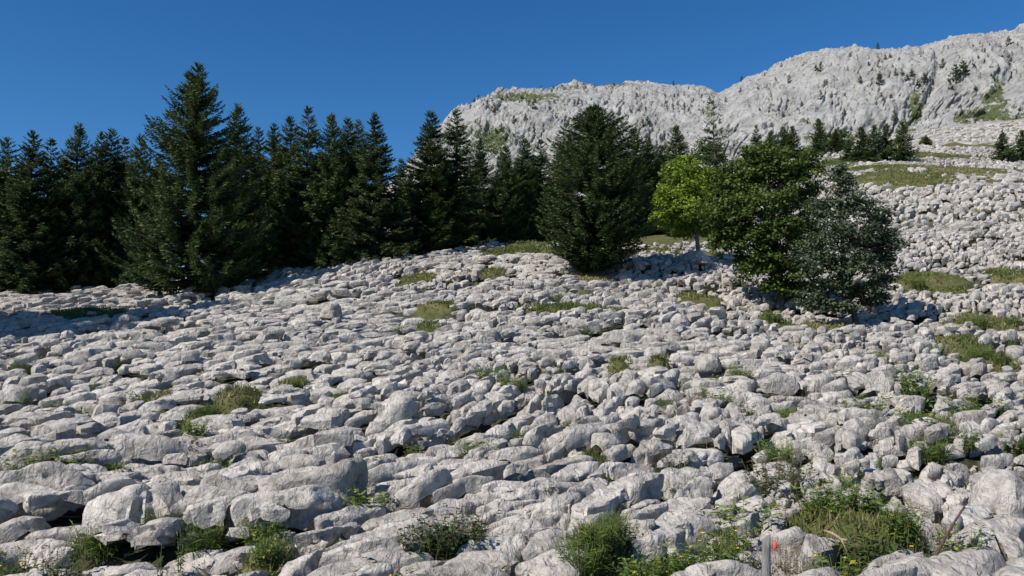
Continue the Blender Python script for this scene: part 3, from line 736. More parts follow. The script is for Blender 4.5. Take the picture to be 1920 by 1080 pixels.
    return trunk, crown, H

cone = lambda e=0.8, b=0.06: (lambda t: (1 - t) ** e * (1 - np.exp(-(t + 0.03) / b) * 0.45))
VAR = {
    'big': spruce_mesh(1, 16, 4.6, lambda t: np.interp(t, [0, .05, .2, .35, .5, .62, .75, .88, 1], [.78, 1.0, 1.02, .92, .80, .66, .46, .25, .03]), 520, t0=0.03, droop=0.4, lift=0.5, step=0.13, sub=2, wid=0.06, tw=1.15, rnd=(0.80, 1.02), calm=0.6),
    'a': spruce_mesh(2, 14, 3.3, cone(0.70), 430, wid=0.066, step=0.14, sub=2, tw=1.25),
    'b': spruce_mesh(3, 14, 2.9, cone(0.64), 410, wid=0.066, droop=0.5, step=0.14, sub=2, tw=1.2),
    'c': spruce_mesh(4, 14, 3.9, cone(0.82), 430, wid=0.066, droop=0.55, lift=0.5, step=0.15, sub=2, tw=1.3),
    'd': spruce_mesh(5, 14, 3.1, cone(0.72), 370, wid=0.062, sub=2, gaps=0.08, droop=0.3, lift=0.2, step=0.15, tw=1.25),
    'light': spruce_mesh(6, 13, 3.9, cone(0.92), 450, wid=0.066, sub=2, droop=0.35, lift=0.25, step=0.14, tw=1.2, mat=MAT_NEEDLE_BLUE),
    'egg': spruce_mesh(7, 11, 3.75, lambda t: np.interp(t, [0, .05, .12, .25, .4, .55, .7, .85, .94, 1], [.14, .44, .72, .95, 1.0, .92, .72, .43, .20, .03]), 880, t0=0.05, droop=0.22, lift=0.28, step=0.2, sub=2, wid=0.055, tw=0.95, rnd=(0.82, 1.03), calm=0.4),
    'sparse': spruce_mesh(8, 13, 2.3, lambda t: np.interp(t, [0, .25, .4, .7, .9, 1], [.2, .5, .95, .9, .5, .1]), 120, t0=0.12, droop=0.55, lift=0.4, step=0.12, gaps=0.1, mat=MAT_NEEDLE_BLUE),
    'small': spruce_mesh(9, 6, 2.1, cone(0.75), 190, wid=0.11, step=0.2, tw=1.3),
    'tiny': spruce_mesh(10, 6, 1.7, cone(0.8), 45, wid=0.2, step=0.45, tw=1.9),
}
print('spruce', {k: len(v[1].polygons) for k, v in VAR.items()}, round(time.time() - T0, 1))

def put_tree(name, var, xyz, height, rz, widen, label, cat, group):
    trunk, crown, H = VAR[var]
    r = bpy.data.objects.new(name, None); COL.objects.link(r)
    s = height / H; r.location = xyz; r.rotation_euler = (0, 0, rz); r.scale = (s * widen, s * widen, s)
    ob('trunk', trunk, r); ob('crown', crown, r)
    return tag(r, label, cat, group)

_O1 = ['first', 'second', 'third', 'fourth', 'fifth', 'sixth', 'seventh', 'eighth', 'ninth', 'tenth', 'eleventh', 'twelfth', 'thirteenth', 'fourteenth', 'fifteenth', 'sixteenth', 'seventeenth', 'eighteenth', 'nineteenth']
GF = 'spruces of the dark forest edge'
FOREST = [  # px, top py, Y, variant, widen, label
    (14, 262, 60, 'b', 1.0, 'dark spruce cut by the left edge of the picture'),
    (62, 250, 58, 'a', 1.0, 'tall dark spruce, second from the left edge of the forest'),
    (96, 264, 61, 'd', 1.0, 'dark spruce close behind the second forest spruce from the left'),
    (148, 236, 60, 'c', 0.9, 'dark spruce with pointed top just left of the wide-topped pair beside the big spruce'),
    (190, 252, 63, 'a', 0.9, 'slim dark spruce, the left one of a touching pair left of the big spruce'),
    (210, 246, 64, 'b', 1.0, 'slim dark spruce, the right one of a touching pair left of the big spruce'),
    (234, 262, 66, 'd', 1.0, 'thin spruce top between the touching pair and the big spruce'),
    (264, 256, 62, 'c', 0.85, 'pointed dark spruce directly left of the big spruce'),
    (448, 200, 58, 'c', 1.0, 'dark spruce leaning against the right flank of the big spruce'),
    (484, 242, 66, 'b', 0.8, 'thin spire of a spruce right of the big spruce'),
    (514, 236, 64, 'a', 0.9, 'dark spruce left of the twin spires in the middle of the forest'),
    (545, 222, 63, 'b', 1.0, 'left one of the twin spruce spires in the middle of the forest'),
    (578, 204, 62, 'd', 1.05, 'right and taller one of the twin spruce spires in the middle of the forest'),
    (622, 215, 62, 'c', 0.85, 'very dark spruce right of the twin spires'),
    (652, 224, 65, 'a', 0.95, 'dark spruce half hidden behind the paler triangular spruce'),
    (672, 228, 67, 'b', 0.9, 'slim spruce top behind the paler triangular spruce'),
    (704, 216, 60, 'light', 1.0, 'paler olive-green triangular spruce at the forest front'),
    (752, 300, 68, 'a', 0.9, 'low spruce in the dip where the cliff end shows behind the forest'),
    (808, 212, 64, 'a', 1.15, 'bushy dark spruce in front of the left end of the cliff'),
    (856, 208, 66, 'd', 1.1, 'spruce with layered open branches in front of the left end of the cliff'),
    (900, 262, 72, 'light', 0.8, 'mid-green spruce right of the layered open-branched spruce'),
    (948, 274, 72, 'c', 0.9, 'round-shouldered dark spruce before the cliff, left of the egg-shaped spruce'),
    (984, 262, 74, 'a', 1.0, 'middle one of three dark spruces left of the egg-shaped spruce'),
    (1014, 264, 75, 'd', 1.0, 'open-branched spruce close behind the egg-shaped spruce on its left'),
    (1052, 272, 80, 'b', 1.0, 'spruce tip just left of the egg-shaped spruce'),
    (1190, 244, 80, 'a', 1.2, 'dark spruce just right of the egg-shaped spruce'),
    (1216, 258, 82, 'c', 1.0, 'spruce between the egg-shaped spruce and the bright maple, left one'),
    (1268, 236, 76, 'c', 0.95, 'pointed spruce rising behind the bright green maple'),
    (1240, 274, 84, 'a', 1.1, 'far spruce top between the egg-shaped spruce and the bright maple'),
    (1338, 214, 76, 'sparse', 1.0, 'thin sparse conifer with bare trunk showing behind the maples'),
    (1418, 236, 96, 'd', 0.85, 'slim conifer spire rising behind the large green maple'),
]
RT = np.random.RandomState(5)
def stand(px, Y):
    x = (px - 960) / FPX * (Y * CP + 3 * SP); return x
for (px, ty, Y, var, wd, lab) in FOREST:
    p = at_y(px, ty, Y); z0 = float(T(p[0], Y)) - 0.35
    put_tree('spruce_tree', var, (p[0], Y, z0), p[2] - z0, RT.uniform(0, 6.28), wd * RT.uniform(0.95, 1.05) * (14.0 / max(p[2] - z0, 8)) ** 0.3, lab, 'spruce', GF)
# dense second rows seen only as darkness between the trunks
for k, (px, ty, Y, var) in enumerate(sorted([(-10, 300, 70, 'c'), (40, 310, 70, 'a'), (120, 300, 70, 'c'), (170, 305, 74, 'b'), (235, 310, 72, 'c'), (300, 300, 72, 'a'), (520, 300, 73, 'c'), (600, 290, 73, 'c'), (640, 300, 72, 'a'), (770, 330, 76, 'c'), (835, 300, 76, 'c'), (880, 320, 78, 'a'), (930, 330, 80, 'c'), (1030, 330, 84, 'c'), (1160, 290, 86, 'c'), (1060, 285, 84, 'a'), (1205, 285, 84, 'c'), (1235, 300, 84, 'a'), (970, 300, 82, 'c'), (1000, 295, 83, 'c')])):
    p = at_y(px, ty, Y); z0 = float(T(p[0], Y)) - 0.35
    put_tree('spruce_tree', var, (p[0], Y, z0), p[2] - z0, RT.uniform(0, 6.28), 1.15, f'shaded spruce deep inside the forest behind the front row, {(_O1 + ["twentieth"])[k]} from the left', 'spruce', 'hidden spruces inside the forest')
bx, by = ground_at(345, 556, 40, 70)
p = at_y(390, 120, 51)
put_tree('spruce_tree', 'big', (at_y(362, 500, 51)[0], 51, float(T(at_y(362, 500, 51)[0], 51)) - 0.25), p[2] - float(T(p[0], 51)) + 0.2, 0.6, 1.0, 'tallest and broadest spruce, standing in front of the forest', 'spruce', None)
p = at_y(1128, 203, 50); z0 = float(T(p[0], 50)) - 0.1
put_tree('spruce_tree', 'egg', (at_y(1118, 500, 50)[0], 50, z0), p[2] - z0, 1.0, 1.0, 'dense egg-shaped spruce standing alone on the rocks', 'spruce', None)
# trees beside the frame whose shadow reaches into the picture
for (tx, ty, h, lab) in [(285, 582, 21, 'spruce just outside the left edge whose shadow tip falls by the big spruce'), (180, 600, 20, 'second spruce outside the left edge, casting the middle of the shadow band'), (70, 622, 19, 'nearest spruce outside the left edge, casting the front of the shadow band')]:
    gx_, gy_ = ground_at(tx, ty); x, y = gx_ - 0.78 * 0.94 * (h - 5), gy_ - 0.62 * 0.94 * (h - 5)
    put_tree('spruce_tree', 'c', (x, y, float(T(x, y)) - .2), h, 1.0, 0.95, lab, 'spruce', None)

SMALL = [(1446, 246, 135, 'small', 'small dark conifer, left one of a trio below the cliff above the large maple'), (1468, 240, 132, 'small', 'small dark conifer, middle one of a trio below the cliff above the large maple'),
         (1486, 238, 133, 'small', 'small dark conifer, right one of a trio below the cliff above the large maple'), (1534, 224, 135, 'small', 'slim lone conifer at the cliff foot between the trio and the knoll group'),
         (1566, 242, 136, 'light', 'rounded mid-green conifer at the cliff foot right of the slim lone one'), (1592, 262, 122, 'small', 'low leftmost conifer of the group on the grassy knoll'),
         (1614, 240, 120, 'small', 'second conifer from the left in the group on the grassy knoll'), (1640, 236, 119, 'small', 'third conifer from the left in the group on the grassy knoll'),
         (1662, 234, 120, 'small', 'fourth conifer from the left in the group on the grassy knoll'), (1692, 230, 118, 'small', 'right and tallest conifer of the group on the grassy knoll'),
         (1736, 254, 160, 'small', 'tiny thin conifer on the open slope right of the knoll group'), (1880, 250, 120, 'small', 'dark conifer alone near the right edge of the upper slope'), (1916, 246, 122, 'small', 'conifer cut by the right edge of the upper slope')]
for (px, ty, Y, var, lab) in SMALL:
    p = at_y(px, ty, Y); z0 = float(T(p[0], Y)) - 0.3
    h = p[2] - z0
    put_tree('conifer_tree', var, (p[0], Y, z0), h, RT.uniform(0, 6.28), float(np.clip(6.0 / h, 0.75, 1.25)), lab, 'conifer', 'small conifers on the upper slope')

CLIFF = [(1645, 92, 14), (1768, 124, 16), (1792, 150, 30), (1806, 150, 36), (1530, 132, 12), (1538, 130, 15), (1660, 114, 14), (1668, 110, 12), (1651, 158, 24), (1679, 140, 14), (1734, 152, 18), (1708, 142, 14), (1421, 174, 12), (1539, 186, 18), (1545, 162, 14),
         (1467, 216, 10), (1479, 154, 14), (1456, 156, 10), (1390, 150, 10), (1465, 124, 8), (1250, 205, 12), (1318, 216, 14), (1215, 234, 16), (1205, 236, 14), (992, 200, 14), (1000, 202, 12), (963, 228, 14), (926, 206, 16), (914, 200, 12), (986, 226, 14), (889, 194, 10), (897, 187, 10),
         (940, 244, 16), (1264, 156, 8), (1106, 206, 12), (1181, 210, 10), (1891, 84, 16), (1782, 164, 14), (1582, 212, 10), (1676, 224, 18), (1612, 152, 10), (1690, 138, 12), (1720, 160, 12), (1845, 96, 8), (1777, 92, 8), (1700, 150, 12), (1300, 190, 8), (1360, 192, 12), (1085, 190, 8), (1330, 195, 16), (1338, 205, 18)]
_rc = np.random.RandomState(77)
_rp = np.array(RIDGE, float)
for _ in range(80):                        # low scrub on ledges
    a_ = _rc.uniform(870, 1910); r_ = np.interp(a_, _rp[:, 0], _rp[:, 1]); CLIFF.append((a_, r_ + 8 + _rc.uniform(0, 1) ** 1.4 * 95, _rc.uniform(4, 9)))
CLIFF = sorted(CLIFF)
ORD = _O1 + [w for t, e in (('twenty', 'twentieth'), ('thirty', 'thirtieth'), ('forty', 'fortieth'), ('fifty', 'fiftieth'), ('sixty', 'sixtieth')) for w in [e] + [t + '-' + o for o in _O1[:9]]]
zone_n = {}
for (px, py, hpx) in CLIFF:
    q = on_mountain(px, py); h = hpx / FPX * q[1]
    zone = 'on the left dome of the cliff' if px < 1345 else ('on the middle wall of the cliff' if px < 1620 else 'on the right part of the cliff')
    zone_n[zone] = zone_n.get(zone, 0) + 1
    o = put_tree('cliff_conifer', 'tiny', (q[0], q[1] - 0.3, q[2] - 0.3 - 0.15 * h), h * 1.15, RT.uniform(0, 6.28), RT.uniform(1.0, 1.7), f'tiny dark conifer {zone}, {ORD[zone_n[zone] - 1]} from the left there', 'conifer', 'tiny conifers growing on the cliff')

def broadleaf(seed, H, lobes, nleaf, lsize, mat, trunk_pts, trunk_r, name, label, cat, loc, bmat=None, flat=0.5, fill=1.0):
    rs = np.random.RandomState(seed)
    root = bpy.data.objects.new(name, None); COL.objects.link(root); root.location = loc
    lob = np.array(lobes)                       # cx cy cz rx ry rz
    sub = []
    for (cx, cy, cz, rx, ry, rz) in lob:        # every lobe breaks into leaf clumps on its shell
        m = int(44 + 24 * (rx * ry * rz) ** (2 / 3.0)); m = int(m * fill); rx, ry, rz = rx * 1.22 * fill, ry * 1.22 * fill, rz * 1.25 * fill
        d = unit(rs.normal(size=(m, 3))); d[:, 2] = np.where(d[:, 2] < -0.5, -d[:, 2], d[:, 2])
        rr = rs.uniform(0.35, 1.05, (m, 1))
        c = np.array([cx, cy, cz]) + d * rr * np.array([rx, ry, rz])
        sub.append(np.concatenate([c, rs.uniform(0.22, 0.52, (m, 1)) * min(1.0, 0.45 + 0.3 * rx)], 1))
    sub = np.concatenate(sub)
    wgt = sub[:, 3] ** 2; wgt /= wgt.sum()
    k = rs.choice(len(sub), nleaf, p=wgt)
    d = unit(rs.normal(size=(nleaf, 3))); r = rs.uniform(0.2, 1.0, (nleaf, 1)) ** 0.6
    pos = sub[k, :3] + d * r * sub[k, 3:4] * np.array([1.25, 1.25, flat + 0.2])
    nrm = unit(d * 0.55 + np.array([0, 0, 0.75]) + rs.normal(0, 0.45, (nleaf, 3)))
    dirv = unit(np.cross(nrm, rs.normal(size=(nleaf, 3)))); side = np.cross(nrm, dirv)
    ls = lsize * rs.uniform(0.65, 1.3, nleaf)
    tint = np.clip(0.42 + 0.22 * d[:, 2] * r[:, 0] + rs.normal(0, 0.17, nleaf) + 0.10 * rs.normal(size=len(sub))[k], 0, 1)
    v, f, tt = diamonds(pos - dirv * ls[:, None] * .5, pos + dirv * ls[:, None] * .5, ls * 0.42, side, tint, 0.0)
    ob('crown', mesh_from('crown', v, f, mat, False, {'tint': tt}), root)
    tp = np.array(trunk_pts, float)
    parts = [tube(tp, np.linspace(trunk_r, trunk_r * 0.45, len(tp)), 9)]
    for (cx, cy, cz, rx, ry, rz) in lob:
        z = np.clip(cz - rz * 0.8 - 0.35 * math.hypot(cx, cy), tp[1, 2], tp[-1, 2])
        s = np.array([np.interp(z, tp[:, 2], tp[:, i]) for i in range(3)])
        q = np.linspace(0, 1, 6)[:, None]; e = np.array([cx, cy, cz + rz * .3])
        pts = s + (e - s) * q + np.array([0, 0, 1.0]) * (np.sin(q * np.pi) * 0.12 * np.linalg.norm(e - s)) + rs.normal(0, 0.05, (6, 3)) * np.sin(q * np.pi)
        parts.append(tube(pts, np.linspace(trunk_r * 0.42, 0.015, 6), 5))
        for j in range(4):
            b = pts[2 + j % 3]; e2 = np.array([cx, cy, cz]) + unit(rs.normal(size=3)) * np.array([rx, ry, rz]) * 0.85
            pp = b + (e2 - b) * np.linspace(0, 1, 4)[:, None] + rs.normal(0, 0.04, (4, 3))
            parts.append(tube(pp, np.linspace(0.035, 0.008, 4), 4))
    V2, F2 = join(parts)
    ob('trunk', mesh_from('trunk', V2, F2, bmat or MAT_BARK_M, True), root)
    return tag(root, label, cat, None)
def gz(x, y): return float(T(x, y))
def lobes_from_px(spec, Y, px0, base_z):
    """outline of a crown in photo pixels at the tree's own distance -> lobes in metres round the trunk foot"""
    out = []; x0 = at_y(px0, 500, Y)[0]
    for (px, py, rx, rz, dy) in spec:
        p = at_y(px, py, Y + dy); s = (Y + dy) / FPX
        out.append((p[0] - x0, dy, p[2] - base_z, rx * s, rx * s * 0.95, rz * s))
    return out, x0
# bright young maple
Y = 56.0; z0 = gz(at_y(1310, 486, Y)[0], Y) - 0.1
lb, x0 = lobes_from_px([(1282, 335, 36, 28, 0), (1260, 375, 34, 26, -.6), (1310, 365, 34, 26, -.8), (1252, 415, 26, 20, -.3), (1290, 405, 36, 24, -1.2), (1325, 400, 30, 26, .2), (1300, 435, 30, 16, .3), (1280, 310, 20, 16, .6), (1330, 345, 22, 22, .8)], Y, 1310, z0)
broadleaf(21, 6, lb, 17000, 0.19, MAT_MAPLE_B, [(0, 0, -.4), (0.02, 0, 0.6), (-0.05, 0.05, 1.5), (-0.1, 0, 2.6), (-0.3, 0.1, 4.2)], 0.20, 'maple_tree', 'young bright yellow-green maple with a pale trunk on the rocks', 'maple', (x0, Y, z0))
# large maple
Y = 43.0; z0 = gz(at_y(1455, 560, Y)[0], Y) - 0.1
lb, x0 = lobes_from_px([(1430, 325, 52, 40, 0), (1378, 355, 46, 36, .4), (1480, 335, 46, 38, .5), (1368, 410, 50, 40, -.6), (1358, 450, 36, 30, .2), (1372, 375, 40, 40, .8), (1440, 395, 54, 44, -1.5), (1505, 380, 34, 40, .6), (1400, 455, 46, 34, -1.0), (1465, 450, 52, 40, -1.6), (1510, 440, 36, 40, -.5),
                          (1440, 505, 44, 28, -1.2), (1490, 505, 44, 34, -1.0), (1415, 500, 34, 20, .2), (1500, 548, 34, 24, -.6), (1425, 300, 40, 24, .8), (1520, 310, 20, 26, .9), (1455, 540, 26, 14, -.9)], Y, 1462, z0)
broadleaf(22, 8, lb, 46000, 0.17, MAT_MAPLE, [(0, 0, -.5), (0.05, 0, 0.7), (0, 0.1, 1.8), (-0.15, 0, 3.4), (-0.3, 0.1, 5.8)], 0.24, 'maple_tree', 'large dark green maple with dense crown behind the grey-leaved tree', 'maple', (x0, Y, z0))
# whitebeam with silvery leaves
Y = 37.5; z0 = gz(at_y(1600, 605, Y)[0], Y) - 0.15
lb, x0 = lobes_from_px([(1580, 355, 26, 28, 0), (1550, 400, 36, 32, .3), (1608, 395, 34, 32, -.3), (1640, 470, 36, 34, .3), (1665, 455, 24, 26, .2), (1525, 480, 34, 34, .1), (1560, 450, 42, 34, -.8), (1615, 450, 34, 32, -.5), (1650, 425, 22, 30, .4), (1545, 500, 40, 30, -.9), (1600, 505, 42, 30, -1.0), (1650, 490, 30, 34, .2),
                          (1560, 545, 42, 22, -.6), (1620, 545, 36, 20, -.4), (1520, 560, 26, 18, -.2), (1660, 530, 20, 20, .3), (1575, 325, 10, 14, .1), (1530, 572, 30, 16, -.4), (1568, 578, 28, 12, -.8), (1640, 565, 26, 12, -.2)], Y, 1604, z0)
broadleaf(23, 7, lb, 26000, 0.13, MAT_ROWAN, [(0, 0, -.3), (-0.12, 0, 0.5), (-0.42, 0.05, 1.2), (-0.5, 0, 2.6), (-0.6, 0.1, 5.0)], 0.17, 'whitebeam_tree', 'grey-green small-leaved tree with leaning trunk over a dark shadow', 'tree', (x0, Y, z0), bmat=MAT_BARK, fill=0.95)
# green bushes at the cliff foot
for k, (px, py, r, Yb, lab) in enumerate([(905, 275, 30, 150, 'green bushy tree below the left end of the cliff'), (1575, 262, 18, 140, 'light green bush at the cliff foot beside a small conifer'), (1330, 290, 26, 90, 'olive bush behind the bright maple'), (1735, 268, 9, 165, 'tiny green bush on the open slope right of the knoll group')]):
    g = at_y(px, py, Yb); s = Yb / FPX; zb = gz(g[0], Yb)
    lbs = [(0, 0, g[2] - zb, r * s, r * s, r * s * .9), (-.6 * r * s, 0, g[2] - zb - .5 * r * s, .7 * r * s, .7 * r * s, .6 * r * s), (.6 * r * s, 0, g[2] - zb - .6 * r * s, .7 * r * s, .7 * r * s, .6 * r * s)]
    hh = max(g[2] - zb, 0.6)
    broadleaf(40 + k, 4, lbs, 2600, 0.26, MAT_MAPLE, [(0, 0, -.4), (0, 0, hh * .3), (0, 0, hh * .6), (0.1, 0, hh)], 0.12, 'bush', lab, 'bush', (g[0], Yb, zb))
print('trees', round(time.time() - T0, 1))

# ------------------------------------------------------------------ grass (nobody could count it)
def build_grass():
    rs = np.random.RandomState(31); Vs = []; Ts = []
    for (cx, cy, rx, ry) in PATCH:
        if cy > 130: continue
        area = math.pi * rx * ry
        n = int(min(6500, area * np.interp(cy, [8, 20, 45, 100], [1500, 560, 160, 40])))
        a = rs.uniform(0, 2 * np.pi, n); r = np.sqrt(rs.uniform(0, 1, n)) * 1.12
        x = cx + rx * r * np.cos(a); y = cy + ry * r * np.sin(a)
        m = grass_mask(x, y) > 0.45; x = x[m]; y = y[m]; n = len(x)
        if n == 0: continue
        z = T(x, y) - 0.62 + 0.58 * grass_mask(x, y) - 0.03
        h = rs.uniform(0.10, 0.30, n) * np.interp(cy, [8, 20, 60], [0.8, 0.75, 0.95]); w = np.interp(cy, [8, 20, 45, 100], [.009, .014, .028, .06]) * rs.uniform(.7, 1.4, n)
        b = np.stack([x, y, z], -1)
        dv = unit(np.stack([rs.normal(0, .5, n), rs.normal(0, .5, n), np.ones(n)], -1))
        an = rs.uniform(0, np.pi, n); sd = np.stack([np.cos(an), np.sin(an), 0 * an], -1)
        base_t = 0.54 + 0.30 * noise(x / 1.5, y / 1.5, 9.0) + 0.12 * rs.normal()
        v, f, t = diamonds(b, b + dv * h[:, None], w, sd, np.clip(base_t + rs.normal(0, .16, n), 0, 1)); Vs.append(v); Ts.append(t)
    V = np.concatenate(Vs); F = np.arange(len(V)).reshape(-1, 4)
    tag(ob('grass', mesh_from('grass', V, F, MAT_GRASS, False, {'tint': np.concatenate(Ts)})), 'dry green grass tufts in pockets between the rocks', 'grass', None, 'stuff')
    print('grass blades', len(F))
build_grass()

# ------------------------------------------------------------------ weeds in the gaps, each a plant of its own
def herb_mesh(seed, h, spread, nst, leaf, lw, mat, stem_mat, nl=14, upright=0.7, flowers=0):
    rs = np.random.RandomState(seed); st = []; Vs = []; Ts = []
    fl = []
    for k in range(nst):
        a = rs.uniform(0, 6.28); r = spread * math.sqrt(rs.uniform(0, 1)) * .6
        b = np.array([math.cos(a) * r, math.sin(a) * r, -0.12]); hh = h * rs.uniform(.55, 1.1)
        lean = np.array([math.cos(a), math.sin(a), 0]) * spread * rs.uniform(.1, .8) * (1.3 - upright) + rs.normal(0, .04, 3) * [1, 1, 0]
        q = np.linspace(0, 1, 5)[:, None]; pts = b + np.array([0, 0, hh + .12]) * q + lean * q ** 1.7
        st.append(tube(pts, np.linspace(.006, .002, 5), 4))
        m = rs.randint(int(nl * .6), nl + 1); s = rs.uniform(.15, 1.0, m)
        pos = np.stack([np.interp(s, q[:, 0], pts[:, i]) for i in range(3)], -1)
        an = rs.uniform(0, 6.28, m); d = unit(np.stack([np.cos(an), np.sin(an), rs.uniform(-.3, .7, m)], -1))
        ll = leaf * rs.uniform(.6, 1.25, m) * (1.15 - .55 * s)
        side = unit(np.cross(d, [0, 0, 1.0]) + rs.normal(0, .3, (m, 3)))
        ti = np.clip(.45 + .25 * (s - .5) + rs.normal(0, .17, m) + .12 * rs.normal(), 0, 1)
        v, f, t = diamonds(pos, pos + d * ll[:, None] + np.array([0, 0, -.12]) * ll[:, None], ll * lw, side, ti, .01); Vs.append(v); Ts.append(t)
        if k < flowers:
            c = pts[-1]; aa = rs.uniform(0, 6.28, 6); dd = np.stack([np.cos(aa), np.sin(aa), np.full(6, .4)], -1)
            v, f, t = diamonds(np.tile(c, (6, 1)), c + dd * .035, np.full(6, .012), unit(np.cross(dd, [0, 0, 1.0])), np.full(6, .5)); fl.append((v, f))
    V, F = join(st); stem = mesh_from('stems', V, F, stem_mat, True)
    V = np.concatenate(Vs); lv = mesh_from('leaves', V, np.arange(len(V)).reshape(-1, 4), mat, False, {'tint': np.concatenate(Ts)})
    fm = None
    if fl:
        V, F = join(fl); fm = mesh_from('flowers', V, F, MAT_YELLOW, False)
    return stem, lv, fm, h
MAT_STEM = flat_mat('green_stem', (0.12, 0.15, 0.04)); MAT_STEM_D = flat_mat('brown_stem', (0.16, 0.11, 0.06))
HV = {
    'leafy': herb_mesh(51, .5, .38, 34, .15, .20, MAT_HERB, MAT_STEM, 15),
    'yellow': herb_mesh(52, .6, .34, 26, .14, .20, MAT_HERB, MAT_STEM, 16, .85, 6),
    'dark': herb_mesh(53, .5, .5, 40, .12, .24, MAT_HERB_D, MAT_STEM_D, 15),
    'dry': herb_mesh(54, .55, .4, 30, .07, .16, MAT_DRY, MAT_STEM_D, 14, .9),
    'stalk': herb_mesh(55, .7, .12, 5, .09, .20, MAT_HERB, MAT_STEM, 22, 1.0),
    'tuft': herb_mesh(56, .35, .42, 90, .22, .05, MAT_HERB, MAT_STEM, 7, .8),
    'grey': herb_mesh(57, .65, .42, 26, .10, .22, MAT_HERB_D, MAT_STEM_D, 18, .9),
}
LOOK = {'leafy': 'leafy green weed', 'yellow': 'yellowing leafy weed', 'dark': 'dark green bushy weed', 'dry': 'dry brown weed', 'stalk': 'thin upright green stalk', 'tuft': 'bright grassy tuft', 'grey': 'tall dull green weed'}
PL = [(263, 734, 'leafy', 26), (43, 736, 'yellow', 22), (225, 750, 'dry', 18), (80, 812, 'leafy', 24), (134, 870, 'leafy', 44), (40, 893, 'leafy', 50), (85, 885, 'yellow', 44), (330, 838, 'leafy', 36), (370, 832, 'dark', 38), (232, 880, 'yellow', 26),
      (500, 1045, 'leafy', 50), (550, 1035, 'dark', 40), (300, 1045, 'stalk', 60), (338, 1020, 'stalk', 60), (112, 1030, 'grey', 60), (350, 640, 'grey', 22), (268, 655, 'yellow', 16), (419, 590, 'tuft', 14), (600, 1020, 'stalk', 50), (20, 1050, 'yellow', 56),
      (670, 940, 'yellow', 56), (695, 938, 'leafy', 44), (800, 1025, 'dark', 62), (850, 1015, 'dark', 72), (887, 1005, 'grey', 56), (1090, 1052, 'tuft', 34), (1122, 1044, 'tuft', 40), (1150, 1030, 'tuft', 34), (1170, 1018, 'yellow', 34), (1204, 1078, 'leafy', 50), (1250, 1078, 'yellow', 56), (1027, 915, 'stalk', 66),
      (882, 842, 'tuft', 18), (984, 816, 'tuft', 20), (688, 866, 'dark', 36), (770, 768, 'grey', 26), (805, 768, 'dark', 26), (765, 786, 'leafy', 22), (919, 704, 'tuft', 26), (960, 714, 'tuft', 16), (1045, 696, 'leafy', 26), (1021, 736, 'grey', 26), (731, 702, 'grey', 26), (769, 714, 'grey', 18),
      (1145, 660, 'leafy', 18), (1241, 645, 'leafy', 20), (1163, 634, 'yellow', 14), (1096, 612, 'leafy', 22), (1050, 556, 'tuft', 22), (806, 612, 'tuft', 14), (747, 610, 'leafy', 18), (1112, 868, 'dry', 18), (1257, 868, 'grey', 44),
      (1497, 650, 'leafy', 22), (1448, 596, 'tuft', 18), (1700, 722, 'yellow', 44), (1720, 728, 'leafy', 40), (1800, 735, 'grey', 50), (1574, 712, 'leafy', 30), (1511, 748, 'dry', 36), (1600, 768, 'leafy', 26), (1630, 765, 'leafy', 36), (1305, 748, 'dry', 34), (1340, 742, 'leafy', 32), (1465, 760, 'dry', 34),
      (1720, 815, 'leafy', 40), (1765, 812, 'dry', 44), (1800, 772, 'leafy', 34), (1850, 766, 'leafy', 34), (1612, 820, 'leafy', 24), (1622, 864, 'leafy', 34), (1450, 890, 'grey', 72), (1490, 885, 'grey', 56), (1400, 905, 'stalk', 60), (1405, 985, 'leafy', 64), (1355, 1055, 'yellow', 84), (1385, 1030, 'yellow', 72),
      (1470, 1050, 'dry', 76), (1510, 1035, 'dry', 60), (1530, 985, 'leafy', 56), (1575, 985, 'leafy', 56), (1620, 985, 'leafy', 56), (1560, 1070, 'yellow', 60), (1660, 1050, 'dark', 72), (1630, 1040, 'leafy', 64), (1690, 1020, 'leafy', 60), (1725, 1055, 'yellow', 50), (1600, 1078, 'leafy', 60), (1700, 1075, 'dark', 50), (1805, 1025, 'leafy', 56), (1825, 1020, 'stalk', 60), (1290, 1070, 'leafy', 56),
      (1480, 640, 'tuft', 16), (1895, 632, 'dry', 30), (1810, 664, 'leafy', 24), (1840, 660, 'tuft', 22), (1830, 612, 'tuft', 22), (1870, 605, 'dry', 20), (1900, 608, 'tuft', 20), (1720, 530, 'tuft', 18), (1760, 525, 'dry', 16), (450, 745, 'dry', 18), (640, 750, 'tuft', 16), (470, 1075, 'leafy', 50), (760, 1070, 'yellow', 50), (960, 1078, 'yellow', 40), (1430, 960, 'stalk', 40), (1060, 1000, 'stalk', 44)]
def band(py):
    return 'in the nearest row of rocks' if py > 960 else ('on the lower slope' if py > 825 else ('on the middle slope' if py > 675 else 'on the upper slope'))
_rw = np.random.RandomState(88)
for _ in range(120):                       # small tufts threaded through the joints
    a_ = _rw.uniform(15, 1905); b_ = 575 + 420 * _rw.uniform(0, 1) ** 0.8
    if b_ < 640 and 1330 < a_ < 1720: b_ += 70
    PL.append((a_, b_, ['tuft', 'leafy', 'yellow', 'dry', 'tuft', 'leafy'][_rw.randint(6)], _rw.uniform(8, 16) * np.interp(b_, [575, 1000], [0.8, 1.9])))
PL = sorted(PL, key=lambda p: p[0]); cnt = {}; tot = {}
for p in PL: tot[(p[2], band(p[1]))] = tot.get((p[2], band(p[1])), 0) + 1
RP = np.random.RandomState(61)
